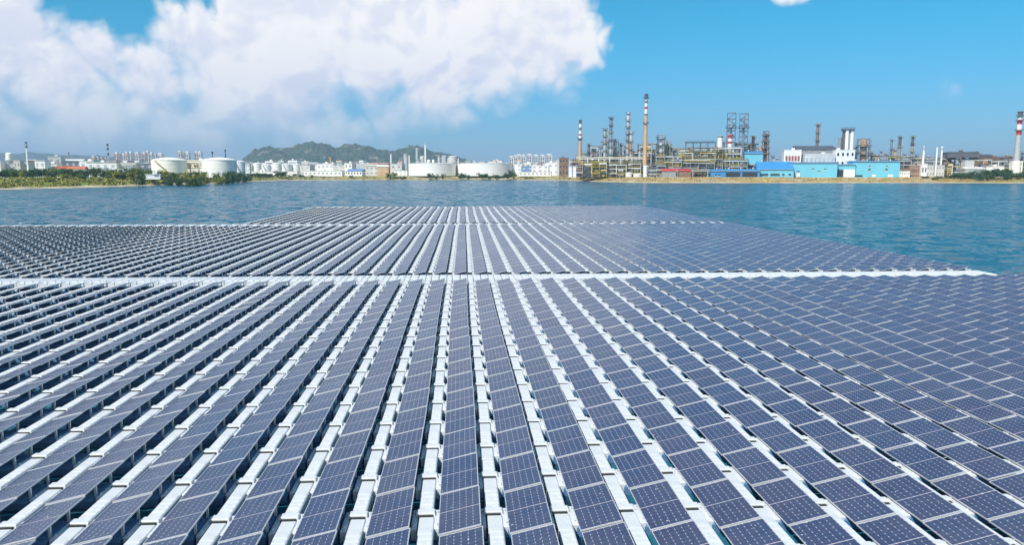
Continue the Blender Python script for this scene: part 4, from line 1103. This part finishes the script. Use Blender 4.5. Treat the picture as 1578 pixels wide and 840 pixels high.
building('low white front wall building below the hill middle', 470, 530, 880, 263, WHITE, OFFW, 10, rows=1, cols=9, win=GREY)
building('long low white store on the shore left of the palms', 386, 462, 880, 264, WHITE, OFFW, 10, rows=1, cols=10, win=OFFW)
building('low white workshop with blue grey doors near the refinery', 800, 850, 875, 264.5, WHITE, OFFW, 10, rows=1, cols=8, win=GREY)
building('brown roofed stepped plant left of the refinery corner', 862, 876, 860, 243, BROWN, BROWN, 12, rows=3, cols=3, win=DARK)
chimney('slender white chimney standing on the hill skyline', 656, 1150, 222, 2.2, 3.4, [(222, 226, WHITE)], WHITE, LGREY)
chimney('thin pale chimney left of the white silo towers', 603, 1000, 238, 2.0, 2.6, [(238, 241, WHITE)], WHITE, LGREY)
chimney('short tan chimney on the white hall', 510, 960, 243, 2.4, 3.2, [(243, 246, TAN)], TAN, TAN)
for i, (px, yt, w_, D, m) in enumerate(((626, 236, 7, 1050, LGREY), (643, 228.5, 4, 1160, LGREY), (651, 240.5, 7, 1000, OFFW), (645, 245, 8, 990, LGREY), (661, 246, 5, 980, CREAM), (668, 246, 4, 985, CREAM), (677, 239.5, 5, 1010, LGREY), (685, 239.5, 9, 1010, LGREY), (698, 240, 13, 1000, OFFW))):
    t = thing('silo', 'pale concrete silo, %s from the left behind the left broad tank' % ordw(i + 1), 'silo', place(px, D), 0)
    rr = wid(w_, D) / 2; H = height(yt, D)
    MB().lathe([(rr, 0), (rr, H - 2)], 14).build('shaft', m, t)
    MB().lathe([(rr * 1.06, H - 2 + 0.003), (rr * 1.06, H - 1), (rr * 0.6, H)], 14).build('head', GREY if i % 3 == 0 else m, t)
    if i in (0, 7, 8): MB().box(rr + 0.003, rr + 2.2, -1.5, 1.5, 0, H - 3).build('stair_shaft', OFFW, t)
HR = [(788, 240, 6), (794.5, 239, 4.5), (799.5, 237.5, 6), (806.5, 238, 5.5), (815.5, 237, 7.5), (825.5, 238, 6), (835.5, 238, 6), (846, 237, 8)]
for i, (px, yt, w_) in enumerate(HR):
    highrise('grey apartment tower, %s from the left in the middle far group' % ordw(i + 1), px, 2100 + (i * 61) % 160, yt, w_, TOWERG, WHITE, 18, 'grey apartment towers in the distance')
HR = [(182, 234.5, 5, PINK), (187, 236, 3.4, TOWERG), (192.5, 236.5, 4, TOWERG), (197.5, 234, 4.5, PINK), (203.5, 233.5, 4.5, TOWERG), (213.5, 234.5, 6, PINK), (224.5, 234.5, 4.5, PINK), (229.5, 232.5, 5, PINK), (235.5, 234.5, 4, TOWERG), (241, 237, 3.2, TOWERG),
      (249, 235.5, 7, TOWERG), (279, 232.5, 5, PINK), (283.5, 234.5, 4, TOWERG), (291, 233.5, 5, TOWERG), (304.5, 233, 4.5, PINK), (309.5, 233, 5, TOWERG)]
for i, (px, yt, w_, m) in enumerate(HR):
    highrise('%s apartment tower, %s from the left behind the storage tanks' % ('pinkish' if m == PINK else 'grey', ordw(i + 1)), px, 2000 + (i * 83) % 200, yt, w_, m, WHITE, 18, 'apartment towers on the left skyline', 1 + i % 2)
HR = [(146.5, 240.5, 5), (152, 241, 6), (158.5, 242, 6), (164, 242.5, 6)]
for i, (px, yt, w_) in enumerate(HR):
    highrise('low brown grey apartment block, %s from the left beyond the white halls' % ordw(i + 1), px, 1700 + i * 40, yt, w_, TOWERG if i % 2 else PINK, OFFW, 18, 'low apartment blocks on the left skyline', 1)

r = random.Random(41); n = 0; xs = -20
while xs < 884:
    if 232 < xs < 372: xs = 372
    if 628 < xs < 690: xs = 690
    n += 1; w_ = r.uniform(6, 15); D = r.uniform(960, 1350)
    building('pale distant block, %s from the left in the town behind the shore' % ordw(n), xs, xs + w_, D, r.uniform(246.5, 254), pick(r, (WHITE, WHITE, OFFW, CREAM, LGREY, PINK)), pick(r, (OFFW, LGREY, WHITE, GREY, REDROOF)), 16, 'flat', 1.5, 3, 4, pick(r, (LGREY, GREY)), seed=n + 400, band=True)
    xs += w_ * r.uniform(0.7, 1.25)
# ------------------------------------------------------------------ left shore
tank('big cream white storage tank with zigzag stair, left of the pair', 236, 287, 640, 243, CREAM, 2.2, True, True, stair_mat=YELLOW)
tank('big cream white storage tank, right of the pair', 313, 364, 650, 243, CREAM, 2.2, False, True)
tank('small white tank with dark band behind the right storage tank', 362, 378, 690, 248, WHITE, 1.0, True, True)
process_unit('yellow piped pump station between the two storage tanks', 284, 316, 655, 251, 3, 10, CREAM, YELLOW, (YELLOW, CREAM, WHITE, TAN), 61)
building('pale control building between the two storage tanks', 292, 318, 675, 247, CREAM, CREAM, 10, rows=2, cols=5, win=TAN)
LB = [(-60, -38, 248, WHITE, 'white works hall beyond the picture edge', 'flat', 640), (-4, 6, 247.5, WHITE, 'white block at the left picture edge', 'flat', 640), (5, 27, 252, LGREY, 'grey works hall under the white headed tower', 'flat', 650), (27, 36, 247, OFFW, 'buff narrow block left of the mast', 'flat', 640),
      (34, 48, 249, OFFW, 'buff low block behind the mast', 'flat', 645), (47, 60, 246, BROWN, 'dark brown block right of the mast', 'flat', 660), (60, 74, 247, WHITE, 'white stepped hall left of the red roofs', 'flat', 600), (72, 92, 252, WHITE, 'white long hall behind the red roofs', 'flat', 615),
      (80, 98, 241, LGREY, 'pale blue grey plant rising behind the white hall', 'flat', 720), (96, 130, 245, BGREY, 'grey blue works sheds behind the red roofs', 'gable', 740), (128, 148, 248, WHITE, 'white end of the long store behind the trees', 'flat', 640), (140, 182, 250, WHITE, 'long white store with flat roof', 'flat', 630),
      (180, 212, 250.5, OFFW, 'long pale store right of the white one', 'flat', 640), (208, 238, 251, BGREY, 'dark grey blue works left of the storage tanks', 'flat', 660), (144, 163, 258.5, WHITE, 'small pale blue house among the bank trees', 'flat', 560), (174, 194, 260.5, WHITE, 'white low house with grey roof among the trees', 'gable', 555),
      (380, 386, 252, CREAM, 'narrow cream block right of the storage tanks', 'flat', 760), (196, 208, 254, LGREY, 'small grey annexe beside the white low house', 'flat', 600)]
for k, (a, c, yt, m, lab, kd, D) in enumerate(LB):
    building(lab, a, c, D, yt, m, pick(random.Random(k + 5), (OFFW, LGREY, WHITE)), 12, kd, 1.8, 2 if c - a > 8 else 3, None, pick(random.Random(k + 8), (LGREY, GREY, LGREY)), seed=k + 50, rz=R(8))
building('house with red tiled roof, left of the red roofed pair', 92, 110, 575, 255.5, CREAM, REDROOF, 10, 'gable', 2.2, 1, 4, DARK, 'house', 'house', rz=R(8))
building('house with red tiled roof, right of the red roofed pair', 109, 132, 570, 256, CREAM, REDROOF, 10, 'gable', 2.2, 2, 5, DARK, 'house', 'house', rz=R(8))
t = thing('water_tower', 'white headed water tower on a grey stem at the left edge', 'tower', place(16, 690), 0)
H = height(235, 690)
MB().lathe([(1.6, 0), (1.3, H - 8)], 12).build('stem', LGREY, t)
MB().lathe([(1.3, H - 8 + 0.003), (2.6, H - 6.5), (2.6, H - 1), (1.4, H)], 14).build('tank_head', WHITE, t)
column('grey column beside the white headed water tower', 11, 700, 238, 4, (GREY, LGREY), 3, 71)
mast('tall mast with two dark lamp rings by the left edge', 43.5, 600, 218.5, 3.6, WHITE, ((0.6, 3), (3.4, 3)), BGREY)
mast('thin mast with three lamp rings before the white store', 168.3, 640, 222, 3.2, LGREY, ((0.4, 3), (3.6, 3), (8.0, 3)), DGREY)
mast('thin pole with one ring behind the right storage tank', 328.5, 720, 233, 3.0, DGREY, ((1.2, 3),))
mast('dark slanting stack pole above the right storage tank', 348.5, 720, 230, 2.4, DGREY, ((1.0, 3), (6.0, 2)))
chimney('grey thin chimney above the grey works', 108, 800, 236, 1.6, 2.2, [(236, 238, GREY)], GREY)
# low white shore wall by the tanks
t = building('low white kerb wall on the bank below the left storage tank', 224, 246, 500, 268.5, WHITE, WHITE, 1.0, rows=0, name='bank_wall', cat='wall', rz=R(8))

# ------------------------------------------------------------------ trees, bushes, grass
def crown_mesh(name, seed, n, lobes, leaf, material, flat=0.8, spread=0.75):
    """unit crown about 1 wide and 1 high: leaf-sized faces clustered round several lobes with gaps between"""
    r = random.Random(seed); v, f = [], []
    cs = [(r.gauss(0, 0.20), r.gauss(0, 0.20), r.uniform(0.22, 0.80), r.uniform(0.12, 0.22)) for _ in range(lobes)]
    for i in range(n):
        cx, cy, cz, cr = cs[r.randrange(lobes)]
        d = Vector((r.gauss(0, 1), r.gauss(0, 1), r.gauss(0, 1) * flat)).normalized() * cr * (r.random() ** 0.4) * 1.15
        p = Vector((cx, cy, cz)) + d
        if p.z < 0.02: p.z = 0.02 + r.random() * 0.1
        a = Vector((r.gauss(0, 1), r.gauss(0, 1), r.gauss(0, 1))).normalized(); nrm = (d.normalized() + a * 0.8).normalized()
        u = nrm.orthogonal().normalized(); q = nrm.cross(u); ang = r.random() * 6.28
        u, q = u * math.cos(ang) + q * math.sin(ang), q * math.cos(ang) - u * math.sin(ang)
        s = leaf * r.uniform(0.6, 1.3); b = len(v)
        for (x, y) in ((-1, 0), (0, -0.55), (1, 0), (0, 0.55)): v.append(tuple(p + u * (s * x) + q * (s * y)))
        f.append((b, b + 1, b + 2, b + 3))
    me = bpy.data.meshes.new(name); me.from_pydata(v, [], f); me.materials.append(material); me.update()
    return me
def trunk_mesh(seed, stems=1):
    r = random.Random(seed); b = MB()
    for s in range(stems):
        x, y = (r.gauss(0, 0.06), r.gauss(0, 0.06)) if stems > 1 else (0, 0)
        p = Vector((x, y, 0)); q = Vector((x + r.gauss(0, 0.03), y + r.gauss(0, 0.03), 0.40)); b.lathe([(0.030, -0.05), (0.022, 0.2), (0.016, 0.42)], 7, x, y)
        for k in range(5):
            a = 6.28 * k / 5 + r.random(); e = q + Vector((math.cos(a) * 0.2, math.sin(a) * 0.2, r.uniform(0.15, 0.35)))
            b.tube((x, y, 0.28 + 0.03 * k), e, 0.008, 5)
    return b.mesh('trunk', BARK)
CROWNS = {k: [crown_mesh('crown', 100 + i + 10 * j, 800, 10 + i % 4, 0.055, m) for i in range(4)] for j, (k, m) in enumerate((('d', LEAF_D), ('m', LEAF_M), ('y', LEAF_Y)))}
TRUNKS = [trunk_mesh(i, 1 + i % 3) for i in range(4)]
tr = random.Random(77)
def tree(label, px, D, ytop, w_, kind='m', name='tree', group=None):
    p = at(px, HORIZON, D); z = ground_z(px, D) - 0.1
    H = max(1.2, at(px, ytop, D).z - z)
    t = thing(name, label, 'tree' if name == 'tree' else 'bush', (p.x, p.y, z), tr.random() * 6.28, group)
    i = tr.randrange(4); ws = wid(w_, D) * 1.35
    c = bpy.data.objects.new('crown', CROWNS[kind][i]); COL.objects.link(c); c.parent = t
    c.scale = (ws, ws, H * (1.02 if name == 'bush' else 0.95)); c.location = (0, 0, 0 if name == 'bush' else H * 0.08)
    k = bpy.data.objects.new('trunk', TRUNKS[tr.randrange(4)]); COL.objects.link(k); k.parent = t; k.scale = (ws * 0.8, ws * 0.8, H)
    return t
# dark tree row along the left bank
r = random.Random(9); xs = -40; n = 0
while xs < 236:
    n += 1; w_ = r.uniform(9, 16)
    kd = 'd' if r.random() < 0.62 else ('m' if r.random() < 0.7 else 'y')
    kn = {'d': 'dark green', 'm': 'mid green', 'y': 'yellow green'}[kd]
    tree('%s tree, %s from the left in the row along the grassy bank' % (kn, ordw(n)), xs, r.uniform(500, 540), r.uniform(257, 262.5), w_ * 1.15, kd, 'tree', 'tree row on the left bank')
    xs += w_ * r.uniform(0.42, 0.62)
BUSH = [(22, 470, 262, 12, 'm', 'leafy tree standing out before the row at the left edge'), (27, 420, 276.5, 7, 'd', 'lone dark bush on the sand at the left water edge'), (75, 450, 270, 16, 'y', 'yellow green shrub on the open bank grass'), (100, 470, 266, 16, 'y', 'yellow green tree before the red roofed houses'),
        (125, 480, 268, 14, 'm', 'mid green shrub below the right red roofed house'), (150, 470, 277, 6, 'd', 'tiny dark bush on the bank slope below the pale blue house'), (205, 505, 264, 16, 'y', 'yellow green tree left of the storage tanks'), (218, 480, 267, 12, 'd', 'dark bush below the grey blue works'),
        (250, 520, 261.5, 22, 'y', 'broad yellow green tree in front of the left storage tank'), (262, 500, 267, 14, 'd', 'dark shrub under the broad yellow green tree'), (286, 520, 263, 20, 'y', 'olive green tree right of the left storage tank stair'), (274, 480, 268, 12, 'd', 'dark shrub left of the water side bush clump'),
        (292, 470, 271.5, 18, 'd', 'round dark bush overhanging the water below the tanks'), (301, 472, 272.5, 14, 'd', 'second round dark bush overhanging the water below the tanks'), (309, 500, 270, 8, 'd', 'small dark bush right of the overhanging bushes'), (315, 530, 264.5, 14, 'y', 'yellow green bush between the two storage tanks'),
        (333, 560, 265, 12, 'm', 'mid green bush before the right storage tank'), (340, 540, 266, 14, 'y', 'yellow green bush before the right storage tank'), (349, 560, 260.5, 14, 'd', 'tall dark tree in front of the right storage tank'), (357, 560, 263.5, 12, 'd', 'dark tree right of the tall dark tree'),
        (368, 600, 261.5, 20, 'd', 'broad dark green tree at the right storage tank edge'), (379, 640, 265, 14, 'd', 'dark green tree where the bank bends away'), (394, 760, 267, 12, 'd', 'dark tree before the long low store'), (402, 770, 266.5, 14, 'd', 'second dark tree before the long low store'),
        (412, 780, 266.5, 12, 'd', 'third dark tree before the long low store'), (433, 800, 262, 17, 'd', 'round dark tree alone before the upright tanks'), (481, 845, 269, 6, 'd', 'little dark shrub before the low white front building'), (541, 850, 269, 5, 'd', 'little dark shrub by the blue roofed hall'),
        (603, 850, 265.5, 18, 'y', 'yellow green round tree left of the left broad tank'), (622, 850, 271, 12, 'd', 'low dark scrub beside the gatehouse'), (662, 850, 266, 9, 'd', 'dark palm like tree, left one before the left broad tank'), (673, 850, 268, 8, 'd', 'dark palm like tree, middle one before the left broad tank'),
        (682.5, 850, 266.5, 6, 'd', 'dark palm like tree, right one before the left broad tank'), (709, 850, 265, 8, 'd', 'pointed dark tree, left one before the right broad tank'), (714, 850, 266.5, 7, 'd', 'pointed dark tree beside the left pointed one'), (722, 850, 268, 5, 'd', 'small dark tree right of the pointed pair'),
        (744, 850, 265, 13, 'd', 'round dark tree in the middle of the right broad tank'), (755, 850, 270, 6, 'm', 'small shrub right of the round dark tree'), (766, 850, 268, 9, 'd', 'dark shrub near the right end of the right broad tank'), (781, 850, 265, 11, 'd', 'dark leaning tree at the end of the right broad tank'),
        (787, 850, 260, 7, 'd', 'tall narrow dark tree right of the broad tanks'), (792, 850, 264, 10, 'm', 'mid green tree right of the tall narrow tree'), (815, 840, 272, 14, 'y', 'low yellow green scrub before the low white workshop'),
        (1425, 655, 271, 14, 'm', 'low green scrub in front of the white slab building'), (1448, 650, 270, 14, 'd', 'dark low bush before the white stack pair'), (1462, 655, 268.5, 12, 'd', 'dark bush left of the furnace frame'), (1474, 650, 265.0, 17, 'd', 'dark bush under the furnace frame'), (1487, 650, 264.5, 17, 'd', 'dark bush before the pale grey hall'),
        (1500, 645, 264.5, 17, 'd', 'dark bush right of the pale grey hall front'), (1509, 630, 260.0, 17, 'd', 'big dark green tree by the water before the brown furnace unit'), (1521, 632, 259.5, 17, 'd', 'second big dark green tree before the brown gantry unit'), (1533, 640, 261.0, 16, 'd', 'dark green tree before the white low roofed block'),
        (1547, 632, 258.0, 16, 'd', 'big dark green tree left of the ringed chimney'), (1554, 636, 259.0, 14, 'd', 'dark green tree at the ringed chimney foot'), (1566, 640, 267, 12, 'm', 'mid green bush at the cream footed block'), (1577, 640, 263.5, 17, 'd', 'dark bush at the right picture edge'), (1592, 640, 264, 16, 'd', 'dark tree just past the right edge'),
        (1494, 640, 264, 15, 'd', 'rounded dark tree left of the big water side trees'), (1515, 622, 266, 16, 'd', 'low dark bush between the two big dark trees'), (1527, 628, 262.5, 15, 'd', 'dark tree filling the gap before the white low block'),
        (1540, 630, 261, 15, 'd', 'dark tree just left of the tallest right hand tree'), (1551, 622, 264, 15, 'd', 'spreading dark bush below the ringed chimney'), (1560, 632, 265.5, 13, 'm', 'mid green tree right of the ringed chimney foot'), (1571, 628, 264.5, 14, 'd', 'dark tree before the rusty unit'),
        (1483, 640, 266.5, 14, 'd', 'dark bush at the left end of the right hand thicket'), (1440, 640, 273, 12, 'm', 'flat green scrub on the sand bank before the white stacks')]
for (px, D, yt, w_, kd, lab) in BUSH:
    tree(lab, px, D, yt, w_, kd, 'bush' if ('bush' in lab or 'shrub' in lab or 'scrub' in lab) else 'tree', 'trees and bushes along the far shore')
r = random.Random(19); xs = 232; n = 0
while xs < 470:
    n += 1; w_ = r.uniform(8, 13); kd = 'd' if r.random() < 0.6 else ('m' if r.random() < 0.6 else 'y')
    D = shore_d(xs) + r.uniform(38, 60); tp = float(np.interp(xs, [232, 380, 470], [262.5, 265.5, 269])) + r.uniform(-1.5, 1.5)
    tree('%s hedge bush, %s from the left in the line below the tanks' % ({'d': 'dark green', 'm': 'mid green', 'y': 'yellow green'}[kd], ordw(n)), xs, D, tp, w_, kd, 'bush', 'hedge line below the tanks')
    xs += w_ * r.uniform(0.7, 1.1)
# grass on the banks: uncountable tufts
def grass_field(name, label, ranges, count, material, seed, hmin, hmax, kmin=10, kmax=75):
    r = random.Random(seed); v, f = [], []
    for _ in range(count):
        a, c = ranges[r.randrange(len(ranges))]
        px = r.uniform(a, c); k = r.uniform(kmin, kmax); D = shore_d(px) + k
        if mnoise.noise(Vector((px * 0.05, k * 0.05, 3.0))) < -0.15: continue
        p = at(px, HORIZON, D); z = ground_z(px, D) - 0.1; h = r.uniform(hmin, hmax)
        for q in range(3):
            an = r.random() * 3.14; wd_ = h * r.uniform(0.35, 0.8); dx, dy = math.cos(an) * wd_, math.sin(an) * wd_; lx, ly = r.gauss(0, 0.25) * h, r.gauss(0, 0.25) * h
            b = len(v); v += [(p.x - dx, p.y - dy, z), (p.x + dx, p.y + dy, z), (p.x + lx + dx * 0.3, p.y + ly + dy * 0.3, z + h), (p.x + lx - dx * 0.5, p.y + ly - dy * 0.5, z + h * 0.8)]
            f.append((b, b + 1, b + 2, b + 3))
    me = bpy.data.meshes.new(name); me.from_pydata(v, [], f); me.materials.append(material); me.update()
    o = bpy.data.objects.new(name, me); COL.objects.link(o); tag(o, label, 'grass', None, 'stuff')
grass_field('bank_grass', 'yellow green grass and low weeds covering the left bank', [(-60, 120), (100, 260), (230, 400)], 5200, GRASS, 5, 0.6, 1.8, 9, 85)
grass_field('dry_grass', 'dry golden grass on the refinery beach', [(870, 1000), (1000, 1260), (1200, 1480), (1440, 1600)], 3200, DRYGRASS, 6, 0.4, 1.1, 6, 55)
grass_field('shore_weeds', 'thin green weeds on the middle far shore', [(400, 620), (600, 880)], 900, LEAF_M, 7, 0.5, 1.2, 6, 45)

# ------------------------------------------------------------------ the air between here and the hills
hz = MB().box(-14200, 14200, -3200, 14200, -3.6, 330)
ho = hz.build('haze', bpy.data.materials.new('haze_air'))
hm = ho.data.materials[0]; hm.use_nodes = True
hn = NT(hm.node_tree); hn.n.clear()
pv = hn.node('ShaderNodeVolumePrincipled'); pv.inputs['Color'].default_value = (0.55, 0.78, 1.0, 1); pv.inputs['Density'].default_value = 1.35e-4; pv.inputs['Anisotropy'].default_value = 0.0
out = hn.node('ShaderNodeOutputMaterial'); hn.l.new(pv.outputs[0], out.inputs['Volume'])
tag(ho, kind='stuff')
